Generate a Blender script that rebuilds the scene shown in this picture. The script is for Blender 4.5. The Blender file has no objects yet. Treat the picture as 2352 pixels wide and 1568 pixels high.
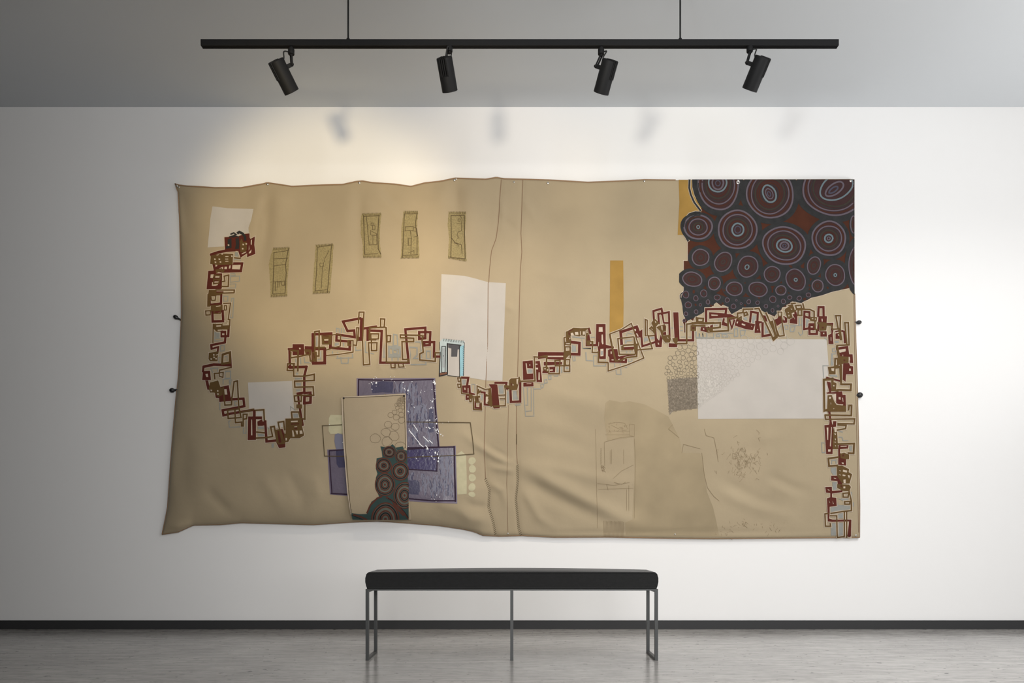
import bpy, bmesh, math, random
from mathutils import Vector, Matrix
from mathutils.geometry import tessellate_polygon

scene = bpy.context.scene
COL = scene.collection

# ------------------------------------------------------------------ camera
CAM_D, CAM_H, PPM = 5.0, 0.657, 341.0          # metres to the wall, eye height, wall pixels per metre
CX, HY = 1176.0, 1220.0                        # principal point of the (vertically shifted) lens
cam = bpy.data.cameras.new('gallery_camera')
cam.sensor_fit = 'HORIZONTAL'; cam.sensor_width = 36.0
cam.lens = PPM * CAM_D / 2352.0 * 36.0
cam.shift_x = 0.0; cam.shift_y = (HY - 784.0) / 2352.0
cam.clip_start = 0.05; cam.clip_end = 60
cam_ob = bpy.data.objects.new('gallery_camera', cam); COL.objects.link(cam_ob)
cam_ob.location = (0, -CAM_D, CAM_H); cam_ob.rotation_euler = (math.radians(90), 0, 0)
scene.camera = cam_ob

# ------------------------------------------------------------------ light and exposure
vs = scene.view_settings
scene.display_settings.display_device = 'sRGB'
vs.view_transform = 'Standard'; vs.look = 'None'; vs.exposure = 0.0; vs.gamma = 1.0; vs.use_curve_mapping = False
world = bpy.data.worlds.new('gallery_world'); scene.world = world; world.use_nodes = True
world.node_tree.nodes['Background'].inputs[0].default_value = (0.95, 0.97, 1.0, 1)
world.node_tree.nodes['Background'].inputs[1].default_value = 0.006

def light(name, kind, loc, target, power, color=(1, 1, 1), **kw):
    d = bpy.data.lights.new(name, kind); d.energy = power; d.color = color
    for k, v in kw.items(): setattr(d, k, v)
    o = bpy.data.objects.new(name, d); COL.objects.link(o)
    o.location = loc
    o.rotation_euler = (Vector(target) - Vector(loc)).to_track_quat('-Z', 'Y').to_euler()
    return o

# unseen fill areas, added to fit the brightness: rear, right side and overhead
def area(name, loc, target, power, sx, sy, spread):
    light(name, 'AREA', loc, target, power, (1.0, 0.995, 0.985), shape='RECTANGLE', size=sx, size_y=sy, spread=math.radians(spread))
area('rear_right_fill', (4.0, -8.0, 1.9), (4.0, 0.0, 1.9), 84, 2.0, 2.4, 150)  # added fill for the right part of the wall, source unseen
area('rear_middle_fill', (0.5, -8.0, 1.9), (0.5, 0.0, 1.9), 41, 2.0, 2.4, 70)  # added narrow fill for the middle of the wall, source unseen
area('right_side_fill', (5.1, -5.0, 1.9), (0.0, -5.0, 1.9), 42, 2.0, 2.4, 160)  # added fill from the right, source unseen
area('right_upward_fill', (5.1, -1.8, 1.0), (3.0, -1.8, 3.5), 45, 1.6, 1.0, 110)  # added fill aimed upwards, brightens the ceiling at the right
area('overhead_fill', (3.0, -3.0, 3.45), (3.0, -3.0, 0.0), 114, 2.0, 2.0, 150)  # added fill from above, outside the frame
# a stand with projector spots behind the viewer: it throws the soft shadows of the track lamps onto the top of the wall
STAND = (-1.15, -5.75, 1.42)
light('warm_projector', 'SPOT', STAND, (-1.25, 0, 2.58), 760, (1.0, 0.81, 0.49), spot_size=math.radians(20), spot_blend=0.5, shadow_soft_size=0.2)
light('warm_projector', 'SPOT', STAND, (-0.1, 0, 2.95), 310, (1.0, 0.80, 0.53), spot_size=math.radians(15.5), spot_blend=0.6, shadow_soft_size=0.2)
light('warm_projector', 'SPOT', STAND, (1.05, 0, 2.95), 235, (1.0, 0.86, 0.60), spot_size=math.radians(15.5), spot_blend=0.6, shadow_soft_size=0.2)
light('white_projector', 'SPOT', STAND, (1.3, 0, 3.1), 215, (0.90, 0.96, 1.0), spot_size=math.radians(36), spot_blend=0.8, shadow_soft_size=0.2)

# ------------------------------------------------------------------ helpers
def W(px, py, dist):
    """photo pixel at a given distance from the eye plane -> world point"""
    s = dist / (PPM * CAM_D)
    return Vector(((px - CX) * s, dist - CAM_D, CAM_H + (HY - py) * s))

def srgb(r, g, b):
    f = lambda c: (c / 255 / 12.92) if c / 255 <= 0.04045 else ((c / 255 + 0.055) / 1.055) ** 2.4
    return (f(r), f(g), f(b), 1)

def mat(name, color, rough=0.6, metal=0.0, noise=0.0, nscale=40.0, bump=0.0, bscale=200.0, sheen=0.0, spec=0.5,
        coat=0.0, detail=4.0, stretch=None):
    m = bpy.data.materials.new(name); m.use_nodes = True
    nt = m.node_tree; n = nt.nodes; l = nt.links; b = n['Principled BSDF']
    b.inputs['Base Color'].default_value = color
    b.inputs['Roughness'].default_value = rough; b.inputs['Metallic'].default_value = metal
    b.inputs['Specular IOR Level'].default_value = spec
    b.inputs['Sheen Weight'].default_value = sheen; b.inputs['Coat Weight'].default_value = coat
    tc = n.new('ShaderNodeTexCoord'); src = tc.outputs['Object']
    if stretch:
        mp = n.new('ShaderNodeMapping'); mp.inputs['Scale'].default_value = stretch
        l.new(src, mp.inputs['Vector']); src = mp.outputs['Vector']
    if noise > 0:
        t = n.new('ShaderNodeTexNoise'); t.inputs['Scale'].default_value = nscale; t.inputs['Detail'].default_value = detail
        l.new(src, t.inputs['Vector'])
        r = n.new('ShaderNodeMapRange'); r.inputs['From Min'].default_value = 0.3; r.inputs['From Max'].default_value = 0.7
        r.inputs['To Min'].default_value = 1 - noise; r.inputs['To Max'].default_value = 1 + noise
        l.new(t.outputs['Fac'], r.inputs['Value'])
        mx = n.new('ShaderNodeVectorMath'); mx.operation = 'SCALE'
        mx.inputs[0].default_value = color[:3]; l.new(r.outputs['Result'], mx.inputs['Scale'])
        l.new(mx.outputs['Vector'], b.inputs['Base Color'])
    if bump > 0:
        t2 = n.new('ShaderNodeTexNoise'); t2.inputs['Scale'].default_value = bscale; t2.inputs['Detail'].default_value = 3
        l.new(src, t2.inputs['Vector'])
        bp = n.new('ShaderNodeBump'); bp.inputs['Strength'].default_value = bump; bp.inputs['Distance'].default_value = 0.002
        l.new(t2.outputs['Fac'], bp.inputs['Height']); l.new(bp.outputs['Normal'], b.inputs['Normal'])
    return m

def link(name, me, parent=None):
    o = bpy.data.objects.new(name, me); COL.objects.link(o)
    if parent: o.parent = parent
    return o

def mesh_from(name, bm, mats, parent=None, smooth=False, matrix=None, autosmooth=None):
    me = bpy.data.meshes.new(name)
    if smooth:
        for f in bm.faces: f.smooth = True
    if autosmooth is not None:
        for f in bm.faces: f.smooth = True
        for e in bm.edges:
            if len(e.link_faces) == 2 and e.calc_face_angle(0) > autosmooth: e.smooth = False
    bm.to_mesh(me); bm.free()
    for m in (mats if isinstance(mats, (list, tuple)) else [mats]): me.materials.append(m)
    o = link(name, me, parent)
    if matrix is not None: o.matrix_local = matrix
    return o

def empty(name, loc, label, cat, group=None):
    o = bpy.data.objects.new(name, None); COL.objects.link(o); o.empty_display_size = 0.1
    o.location = loc; o['label'] = label; o['category'] = cat
    if group: o['group'] = group
    return o

def structure(o, label):
    o['kind'] = 'structure'; o['label'] = label
    return o

def add_box(bm, x0, x1, y0, y1, z0, z1, bevel=0.0):
    vs_ = [bm.verts.new(p) for p in ((x0,y0,z0),(x1,y0,z0),(x1,y1,z0),(x0,y1,z0),(x0,y0,z1),(x1,y0,z1),(x1,y1,z1),(x0,y1,z1))]
    fs = [bm.faces.new([vs_[i] for i in q]) for q in ((0,3,2,1),(4,5,6,7),(0,1,5,4),(1,2,6,5),(2,3,7,6),(3,0,4,7))]
    if bevel > 0:
        bmesh.ops.bevel(bm, geom=list({e for f in fs for e in f.edges}), offset=bevel, segments=2, affect='EDGES', profile=0.7)

def add_tube(bm, pts, r, seg=10, closed=False, cap=True):
    pts = [Vector(p) for p in pts]; n = len(pts); rings = []
    up = Vector((0.13, 0.31, 0.94)).normalized()
    for i, p in enumerate(pts):
        a = pts[i - 1] if (i > 0 or closed) else p
        b = pts[(i + 1) % n] if (i < n - 1 or closed) else p
        t = (b - a).normalized()
        u = (up - t * up.dot(t))
        if u.length < 1e-3: u = Vector((1, 0, 0)) - t * t.x
        u.normalize(); v = t.cross(u)
        rr = r[i] if isinstance(r, (list, tuple)) else r
        rings.append([bm.verts.new(p + (u * math.cos(2*math.pi*k/seg) + v * math.sin(2*math.pi*k/seg)) * rr) for k in range(seg)])
    for i in range(n - (0 if closed else 1)):
        A, B = rings[i], rings[(i + 1) % n]
        for k in range(seg):
            bm.faces.new((A[k], A[(k+1) % seg], B[(k+1) % seg], B[k]))
    if cap and not closed:
        bm.faces.new(rings[0][::-1]); bm.faces.new(rings[-1])

def add_lathe(bm, prof, seg=32, close=True):
    """profile of (radius, z) turned round the z axis"""
    rings = []
    for r, z in prof:
        if r < 1e-6: rings.append([bm.verts.new((0, 0, z))])
        else: rings.append([bm.verts.new((r*math.cos(2*math.pi*k/seg), r*math.sin(2*math.pi*k/seg), z)) for k in range(seg)])
    for A, B in zip(rings, rings[1:]):
        for k in range(seg):
            a0, a1 = A[k % len(A)], A[(k+1) % seg % len(A)]
            b0, b1 = B[k % len(B)], B[(k+1) % seg % len(B)]
            q = []
            for v in (a0, a1, b1, b0):
                if v not in q: q.append(v)
            if len(q) > 2: bm.faces.new(q)
    bmesh.ops.recalc_face_normals(bm, faces=bm.faces)

# ------------------------------------------------------------------ the room
CEIL_Z = CAM_H + (HY - 246.0) / PPM
XL, XR, YF = -5.2, 5.2, -8.2

M_WALL = mat('white_wall_paint', (0.80, 0.79, 0.78, 1), 0.75, bump=0.05, bscale=400, spec=0.25)
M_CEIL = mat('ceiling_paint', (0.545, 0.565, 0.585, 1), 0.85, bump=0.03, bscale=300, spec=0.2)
M_BASE = mat('charcoal_skirting', srgb(50, 50, 51), 0.6, spec=0.3)

def floor_material():
    m = bpy.data.materials.new('polished_stone_floor'); m.use_nodes = True
    nt = m.node_tree; n = nt.nodes; l = nt.links; b = n['Principled BSDF']
    tc = n.new('ShaderNodeTexCoord')
    def noise(scale, stretch, detail=5, rough=0.6):
        mp = n.new('ShaderNodeMapping'); mp.inputs['Scale'].default_value = stretch
        t = n.new('ShaderNodeTexNoise'); t.inputs['Scale'].default_value = scale
        t.inputs['Detail'].default_value = detail; t.inputs['Roughness'].default_value = rough
        l.new(tc.outputs['Object'], mp.inputs['Vector']); l.new(mp.outputs['Vector'], t.inputs['Vector'])
        return t.outputs['Fac']
    def ramp(src, p0, c0, p1, c1):
        r = n.new('ShaderNodeValToRGB'); e = r.color_ramp.elements
        e[0].position = p0; e[0].color = c0; e[1].position = p1; e[1].color = c1
        l.new(src, r.inputs['Fac']); return r.outputs['Color']
    def mix(kind, fac, a, bb):
        x = n.new('ShaderNodeMix'); x.data_type = 'RGBA'; x.blend_type = kind
        x.inputs['Factor'].default_value = fac
        l.new(a, x.inputs['A']); l.new(bb, x.inputs['B']); return x.outputs['Result']
    base = ramp(noise(1.4, (1, 1, 1), 6), 0.35, (0.30, 0.285, 0.27, 1), 0.68, (0.40, 0.385, 0.365, 1))
    g = lambda v: (v, v, v, 1)
    streak = ramp(noise(7, (0.55, 3.2, 1), 6, 0.65), 0.36, g(0.72), 0.60, g(1.06))
    fine = ramp(noise(38, (0.35, 1.6, 1), 4, 0.6), 0.32, g(0.62), 0.50, g(1.02))
    pits = ramp(noise(26, (0.7, 1.0, 1), 3, 0.55), 0.30, g(0.12), 0.365, g(1.0))
    c = mix('MULTIPLY', 1.0, base, streak); c = mix('MULTIPLY', 0.8, c, fine); c = mix('MULTIPLY', 0.9, c, pits)
    l.new(c, b.inputs['Base Color'])
    rr = n.new('ShaderNodeMapRange'); rr.inputs['To Min'].default_value = 0.15; rr.inputs['To Max'].default_value = 0.26
    l.new(noise(9, (0.5, 2.5, 1), 4), rr.inputs['Value']); l.new(rr.outputs['Result'], b.inputs['Roughness'])
    b.inputs['Specular IOR Level'].default_value = 0.42
    bp = n.new('ShaderNodeBump'); bp.inputs['Strength'].default_value = 0.06; bp.inputs['Distance'].default_value = 0.003
    l.new(pits, bp.inputs['Height']); l.new(bp.outputs['Normal'], b.inputs['Normal'])
    return m
M_FLOOR = floor_material()

def slab(name, x0, x1, y0, y1, z0, z1, m, label):
    bm = bmesh.new(); add_box(bm, x0, x1, y0, y1, z0, z1)
    return structure(mesh_from(name, bm, m), label)
slab('floor', XL, XR, YF, 0.15, -0.12, 0.0, M_FLOOR, 'grey streaked polished stone floor')
slab('wall_back', XL, XR, 0.0, 0.15, 0.0, CEIL_Z, M_WALL, 'white gallery wall behind the textile')
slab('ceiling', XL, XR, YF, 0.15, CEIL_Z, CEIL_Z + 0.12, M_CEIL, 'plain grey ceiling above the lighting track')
bm = bmesh.new(); add_box(bm, XL, XR, -0.012, -0.0005, 0.0005, 0.0585, 0.0015)
structure(mesh_from('baseboard_back', bm, M_BASE), 'low charcoal skirting along the white wall')


# ------------------------------------------------------------------ bench
M_FAB = mat('black_bench_fabric', srgb(27, 27, 27), 0.9, noise=0.16, nscale=160, bump=0.25, bscale=700, sheen=0.22, spec=0.3, stretch=(0.4, 1, 1))
M_STEEL = mat('dark_grey_steel', srgb(66, 67, 67), 0.45, 0.25)

def build_bench():
    df = CAM_D * 224.0 / 295.7                       # distance of the front legs
    db = df / 0.9425                                 # distance of the back legs
    kf = df / (PPM * CAM_D)
    yf, yb = df - CAM_D, db - CAM_D
    x0, x1 = (840.2 - CX) * kf, (1510.9 - CX) * kf
    ztop = CAM_H + (HY - 1352.2) * kf
    w, ht = 7.3 * kf, 3.4 * kf
    b = empty('gallery_bench', ((x0 + x1) / 2, (yf + yb) / 2, 0), 'long black upholstered bench on thin dark metal legs below the textile', 'bench')
    cx, cy = b.location.x, b.location.y
    L, D = (x1 - x0) / 2, (yb - yf) / 2 + w / 2
    # legs
    for sx in (-L, L - w, -w / 2):
        for sy in (-D, D - w):
            bm = bmesh.new(); add_box(bm, sx, sx + w, sy, sy + w, 0, ztop - ht, 0.0006)
            mesh_from('leg', bm, M_STEEL, b)
    # skids on the floor between the two legs of each end
    for sx in (-L, L - w):
        bm = bmesh.new(); add_box(bm, sx, sx + w, -D + w, D - w, 0, w * 0.8, 0.0006)
        mesh_from('floor_skid', bm, M_STEEL, b)
    # seat frame
    bm = bmesh.new()
    add_box(bm, -L, L, -D, -D + w, ztop - ht, ztop); add_box(bm, -L, L, D - w, D, ztop - ht, ztop)
    for sx in (-L, L - w, -w / 2):
        add_box(bm, sx, sx + w, -D + w, D - w, ztop - w * 1.05, ztop)
    mesh_from('seat_frame', bm, M_STEEL, b)
    # cushion: bulged short ends, slightly crowned top, small rounded top edges
    zb, zt = ztop + 0.0005, CAM_H + (HY - 1313.2) * kf
    bm = bmesh.new(); nx, nr = 64, 10
    h = zt - zb
    def end_x(v):                                    # v 0..1 up the cushion
        return L - 0.010 + 0.0125 * (math.sin(math.pi * min(1, max(0, v * 0.92 + 0.02))) ** 0.8) - 0.010 * max(0, (v - 0.82) / 0.18) ** 2
    prof = [(-1, 0.0), (-1, 0.15), (-1, 0.4), (-1, 0.65), (-1, 0.88), (-0.995, 0.96), (-0.975, 1.0), (-0.9, 1.0), (-0.6, 1.0), (-0.3, 1.0), (0.0, 1.0),
            (0.3, 1.0), (0.6, 1.0), (0.9, 1.0), (0.975, 1.0), (0.995, 0.96), (1, 0.88), (1, 0.65), (1, 0.4), (1, 0.15), (1, 0.0)]
    rows = []
    for py, v in prof:
        row = []
        for i in range(nx + 1):
            u = -1 + 2 * i / nx
            crown = 0.0105 * (1 - u * u) * max(0.0, (v - 0.95) / 0.05) * min(1, (1 - abs(py)) * 3 + (0.8 if py > 0.5 else 0.1)) if v > 0.95 else 0
            row.append(bm.verts.new((u * end_x(v), py * D * 0.985, zb + v * h + crown)))
        rows.append(row)
    for A, B in zip(rows, rows[1:]):
        for i in range(nx): bm.faces.new((A[i], B[i], B[i+1], A[i+1]))
    n = len(prof)
    bm.faces.new([rows[k][0] for k in range(n)][::-1]); bm.faces.new([rows[k][-1] for k in range(n)])
    bm.faces.new([rows[0][i] for i in range(nx + 1)] + [rows[-1][i] for i in range(nx, -1, -1)])
    bmesh.ops.recalc_face_normals(bm, faces=bm.faces)
    cu = mesh_from('cushion', bm, M_FAB, b, autosmooth=math.radians(40))
    # seam piping along the lower front edge
    bm = bmesh.new(); add_tube(bm, [(-L + 0.012, -D * 0.985 - 0.0006, zb + 0.004), (0, -D * 0.985 - 0.0006, zb + 0.004), (L - 0.012, -D * 0.985 - 0.0006, zb + 0.004)], 0.0022, 8)
    mesh_from('cushion_piping', bm, M_FAB, cu)
    bm = bmesh.new(); add_tube(bm, [(-L + 0.012, -D * 0.985 - 0.0002, zb + h * 0.955), (0, -D * 0.985 - 0.0002, zb + h * 0.955), (L - 0.012, -D * 0.985 - 0.0002, zb + h * 0.955)], 0.0020, 8)
    mesh_from('cushion_piping', bm, M_FAB, cu)
build_bench()

# ------------------------------------------------------------------ lighting track and its four spotlights
M_BLK = mat('satin_black_metal', srgb(27, 27, 28), 0.58, 0.0, spec=0.16)
M_GROOVE = mat('black_track_groove', srgb(7, 7, 7), 0.7, spec=0.1)
M_FIN = mat('matt_black_fins', srgb(20, 20, 20), 0.6)
M_RUBBER = mat('black_rubber_cable', srgb(24, 24, 24), 0.6)
M_LENS = bpy.data.materials.new('warm_lamp_lens'); M_LENS.use_nodes = True
_b = M_LENS.node_tree.nodes['Principled BSDF']; _b.inputs['Base Color'].default_value = (0.9, 0.85, 0.75, 1)
_b.inputs['Emission Color'].default_value = (1, 0.85, 0.66, 1); _b.inputs['Emission Strength'].default_value = 3.0

DT = CAM_D * 0.75                                   # distance of the track's front face
KT = DT / (PPM * CAM_D)
TX0, TX1 = (461.5 - CX) * KT, (1926.0 - CX) * KT
TZ1, TZ0 = CAM_H + (HY - 90.0) * KT, CAM_H + (HY - 104.0) * KT
TY0, TDEP = DT - CAM_D, 0.028
TYM = TY0 + TDEP / 2
def build_track():
    xm = (TX0 + TX1) / 2
    t = empty('lighting_track', (xm, TYM, TZ0), 'long black lighting track hung under the ceiling on two thin rods', 'lighting track')
    hw = (TX1 - TX0) / 2; d = TDEP / 2; h = TZ1 - TZ0
    # housing: a bar with two open slots along its underside
    prof = [(-d, 0), (-d, h), (d, h), (d, 0), (0.0078, 0), (0.0078, 0.009), (0.0022, 0.009), (0.0022, 0), (-0.0022, 0),
            (-0.0022, 0.009), (-0.0078, 0.009), (-0.0078, 0)]
    bm = bmesh.new()
    A = [bm.verts.new((-hw, y, z)) for y, z in prof]; B = [bm.verts.new((hw, y, z)) for y, z in prof]
    for i in range(len(prof)):
        j = (i + 1) % len(prof); bm.faces.new((A[i], A[j], B[j], B[i]))
    bm.faces.new(A[::-1]); bm.faces.new(B); bmesh.ops.recalc_face_normals(bm, faces=bm.faces)
    mesh_from('track_housing', bm, M_BLK, t)
    for s in (-1, 1):
        bm = bmesh.new(); add_box(bm, -hw + 0.004, hw - 0.004, s * 0.005 - 0.0027, s * 0.005 + 0.0027, 0.0035, 0.0088)
        mesh_from('conductor_strip', bm, M_GROOVE, t)
    for s in (-1, 1):
        bm = bmesh.new(); add_box(bm, s * hw - 0.0015, s * hw + 0.0015, -d, d, 0, h)
        mesh_from('end_cap', bm, M_BLK, t)
    for px in (798.3, 1563.8):
        x = (px - CX) * KT - xm
        bm = bmesh.new(); add_tube(bm, [(x, 0, h), (x, 0, h + 0.1), (x, 0, CEIL_Z - TZ0 - 0.002)], 0.0042, 12)
        rod = mesh_from('suspension_rod', bm, M_BLK, t, autosmooth=math.radians(50))
        bm = bmesh.new(); add_lathe(bm, [(0, h + 0.012), (0.008, h + 0.012), (0.010, h + 0.002), (0.010, h + 0.0002), (0, h + 0.0002)], 20)
        mesh_from('rod_nut', bm, M_BLK, rod, matrix=Matrix.Translation((x, 0, 0)))
        bm = bmesh.new(); zc = CEIL_Z - TZ0
        add_lathe(bm, [(0, zc - 0.03), (0.025, zc - 0.028), (0.03, zc - 0.001), (0, zc - 0.001)], 24)
        mesh_from('ceiling_cup', bm, M_BLK, rod, matrix=Matrix.Translation((x, 0, 0)))
build_track()

HEAD_R, HEAD_L = 0.0395, 0.150
def head_meshes():
    """housing, fins and lens in head space: +z to the back of the lamp, +x the finned side, the lamp shines along -z"""
    R, L = HEAD_R, HEAD_L
    bm = bmesh.new()
    add_lathe(bm, [(0, L/2), (R - 0.005, L/2), (R - 0.0015, L/2 - 0.0012), (R, L/2 - 0.005), (R, -L/2 + 0.001), (R - 0.001, -L/2), (R - 0.004, -L/2),
                   (R - 0.005, -L/2 + 0.012), (R - 0.014, -L/2 + 0.04), (0, -L/2 + 0.04)], 56)
    me_h = bpy.data.meshes.new('lamp_housing')
    for f in bm.faces: f.smooth = True
    for e in bm.edges:
        if len(e.link_faces) == 2 and e.calc_face_angle(0) > math.radians(35): e.smooth = False
    bm.to_mesh(me_h); bm.free(); me_h.materials.append(M_BLK)
    # one fin: an L-shaped plate running down the side and over the back cap
    fins = []
    for y in (-0.0150, -0.0050, 0.0050, 0.0150):
        bm = bmesh.new(); th = 0.0054
        xs = math.sqrt(R * R - y * y)
        prof = [(xs - 0.004, L/2 - 0.082), (xs + 0.0028, L/2 - 0.080), (xs + 0.0028, L/2 + 0.0005), (xs - 0.002, L/2 + 0.004),
                (-xs * 0.25, L/2 + 0.004), (-xs * 0.35, L/2 - 0.001), (xs - 0.004, L/2 - 0.001)]
        A = [bm.verts.new((x, y - th / 2, z)) for x, z in prof]; B = [bm.verts.new((x, y + th / 2, z)) for x, z in prof]
        n = len(prof)
        for i in range(n): bm.faces.new((A[i], A[(i+1) % n], B[(i+1) % n], B[i]))
        bm.faces.new(A[::-1]); bm.faces.new(B); bmesh.ops.recalc_face_normals(bm, faces=bm.faces)
        me = bpy.data.meshes.new('cooling_fin'); bm.to_mesh(me); bm.free(); me.materials.append(M_BLK); fins.append(me)
    bm = bmesh.new(); rows = []
    for z in (L/2 - 0.079, L/2 + 0.0004):
        rows.append([bm.verts.new((math.sqrt((R + 0.0004) ** 2 - y * y), y, z)) for y in [-0.0165 + 0.0033 * k for k in range(11)]])
    rows.append([bm.verts.new((-R * 0.3, v.co.y, L/2 + 0.0004)) for v in rows[1]])
    for A, B in zip(rows, rows[1:]):
        for k in range(10): bm.faces.new((A[k], A[k+1], B[k+1], B[k]))
    bmesh.ops.solidify(bm, geom=bm.faces[:], thickness=0.0003)
    me = bpy.data.meshes.new('vent_recess'); bm.to_mesh(me); bm.free(); me.materials.append(M_GROOVE); fins.append(me)
    bm = bmesh.new(); add_lathe(bm, [(0, -L/2 + 0.030), (R - 0.013, -L/2 + 0.031), (R - 0.011, -L/2 + 0.026), (0, -L/2 + 0.026)], 40)
    me_l = bpy.data.meshes.new('lamp_lens'); bm.to_mesh(me_l); bm.free(); me_l.materials.append(M_LENS)
    return me_h, fins, me_l
ME_HEAD, ME_FINS, ME_LENS = head_meshes()

def solve_axis(top, bot, d_top, tilt):
    """unit direction of the head whose ends project on two pixels, tilted towards the wall by tilt"""
    L = HEAD_L
    p = W(top[0], top[1], d_top)
    dy = L * math.sin(tilt)
    q = W(bot[0], bot[1], d_top + dy)
    return p, (q - p)

def build_lamp(adapter_px, adapter_top, top, bot, d_top, fin_dir, arm_dir, label, power, color, tilt=36):
    ax = (adapter_px - CX) * (TYM + CAM_D) / (PPM * CAM_D)
    drop = 0.0 if adapter_top < 108 else 0.013
    z0 = TZ0 + 0.004 - drop
    lamp = empty('track_spotlight', (ax, TYM, z0), label, 'spotlight', 'spotlights on the lighting track')
    org = Vector(lamp.location)
    p, v = solve_axis(top, bot, d_top, math.radians(tilt))
    axis = v.normalized()
    centre = p + axis * (HEAD_L / 2)
    zl = -axis
    xl = (Vector(fin_dir) - zl * zl.dot(Vector(fin_dir))).normalized()
    yl = zl.cross(xl)
    M = Matrix((xl, yl, zl)).transposed().to_4x4(); M.translation = centre - org
    k = 0.0
    head = link('lamp_housing', ME_HEAD, lamp); head.matrix_local = M
    for me in ME_FINS:
        f = link('vent_recess' if me.name.startswith('vent') else 'cooling_fin', me, head)
    link('lamp_lens', ME_LENS, head)
    # adapter under the track
    bm = bmesh.new()
    add_lathe(bm, [(0, drop), (0.0085, drop), (0.0085, 0.001), (0.010, 0.0), (0.0155, -0.0015), (0.0160, -0.004), (0.0160, -0.026), (0.0150, -0.0285), (0.008, -0.029), (0.0075, -0.037), (0, -0.037)], 32)
    mesh_from('track_adapter', bm, M_BLK, lamp, autosmooth=math.radians(35))
    # side arm: from the tube's side square to its axis, out to the pivot
    ad = Vector(arm_dir); ad = (ad - axis * axis.dot(ad)).normalized()
    side = axis.cross(ad).normalized()
    pc = centre - axis * (HEAD_L * 0.5 - 0.045) - org
    pv = pc + ad * (HEAD_R + 0.026)
    def plate(bm, a, b, width_dir, w, th):
        a, b = Vector(a), Vector(b); t = (b - a).normalized(); wd = Vector(width_dir); wd = (wd - t * t.dot(wd)).normalized(); nn = t.cross(wd)
        c = [bm.verts.new(q + wd * sw * w / 2 + nn * sn * th / 2) for q in (a, b) for sw, sn in ((-1,-1),(1,-1),(1,1),(-1,1))]
        fs = [bm.faces.new([c[i] for i in qq]) for qq in ((3,2,1,0),(4,5,6,7),(0,1,5,4),(1,2,6,5),(2,3,7,6),(3,0,4,7))]
        bmesh.ops.recalc_face_normals(bm, faces=fs)
        bmesh.ops.bevel(bm, geom=list({e for f in fs for e in f.edges}), offset=0.0012, segments=2, affect='EDGES')
    bm = bmesh.new(); plate(bm, pc + ad * (HEAD_R - 0.004), pv + ad * 0.004, axis, 0.019, 0.013)
    mesh_from('hinge_arm', bm, M_BLK, lamp, autosmooth=math.radians(35))
    # fork from the adapter to the pivot: two prongs either side of the arm
    top_c = Vector((0, 0, -0.036))
    bm = bmesh.new()
    for s in (-1, 1):
        plate(bm, top_c + side * s * 0.0108, pv + side * s * 0.0108 - (top_c - pv).normalized() * 0.004, side, 0.0045, 0.0085)
    plate(bm, top_c - side * 0.013, top_c + side * 0.013, Vector((0, 0, 1)), 0.005, 0.0085)
    mesh_from('swivel_fork', bm, M_BLK, lamp, autosmooth=math.radians(35))
    bm = bmesh.new(); add_tube(bm, [pv - side * 0.0150, pv - side * 0.004, pv + side * 0.004, pv + side * 0.0150], 0.0068, 20)
    mesh_from('pivot_bolt', bm, M_BLK, lamp, autosmooth=math.radians(50))
    # power cable loop from the adapter into the back of the head
    entry = centre - axis * (HEAD_L / 2 - 0.012) + ad * (HEAD_R - 0.002) - org
    inw = -ad; inw.z = 0
    if inw.length < 1e-3: inw = Vector((1, 0, 0))
    inw.normalize()
    a0 = inw * 0.013 + Vector((0, 0, -0.018))
    c1, c2 = a0 + inw * 0.040 + Vector((0, 0, 0.006)), entry + ad * 0.010 + Vector((0, 0, 0.020))
    pts = []
    for i in range(17):
        u = i / 16; pts.append(a0 * (1-u)**3 + c1 * 3*u*(1-u)**2 + c2 * 3*u*u*(1-u) + entry * u**3)
    bm = bmesh.new(); add_tube(bm, pts, 0.0034, 10)
    mesh_from('power_cable', bm, M_RUBBER, lamp, smooth=True)
    # the lamp's own light
    d = bpy.data.lights.new('lamp_beam', 'SPOT'); d.energy = power; d.color = color
    d.spot_size = math.radians(95); d.spot_blend = 1.0; d.shadow_soft_size = 0.03
    o = bpy.data.objects.new('lamp_beam', d); COL.objects.link(o); o.parent = lamp
    o.matrix_local = Matrix.Translation(centre + axis * (HEAD_L / 2 - 0.022) - org) @ axis.to_track_quat('-Z', 'Y').to_matrix().to_4x4()
    return lamp

WARM, NEUT = (1.0, 0.87, 0.70), (1.0, 0.92, 0.80)
LAMP_W = (34, 34, 28, 28)
build_lamp(668.9, 111, (633.7, 138.6), (669, 209.2), DT - 0.02, (-0.8, -0.6, 0), (0.82, 0.57, 0),
           'leftmost of the four black track spotlights, its head leaning down to the right', LAMP_W[0], WARM)
build_lamp(1032.2, 106, (1020, 131), (1032.9, 206), DT - 0.06, (-0.25, -1, 0), (0.15, 1, 0.0),
           'second spotlight from the left, its vents facing the viewer under the track', LAMP_W[1], WARM)
build_lamp(1380.6, 112, (1401.3, 137.5), (1381, 212), DT - 0.03, (0.75, -0.66, 0), (-0.8, 0.6, 0),
           'third spotlight from the left, its vents on its right side, head aimed slightly left', LAMP_W[2], NEUT)
build_lamp(1722.0, 105, (1752.6, 130.6), (1722.2, 204.5), DT - 0.02, (0.86, -0.5, 0), (-0.84, 0.54, 0),
           'rightmost of the four black track spotlights, head leaning down to the left', LAMP_W[3], NEUT)

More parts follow.
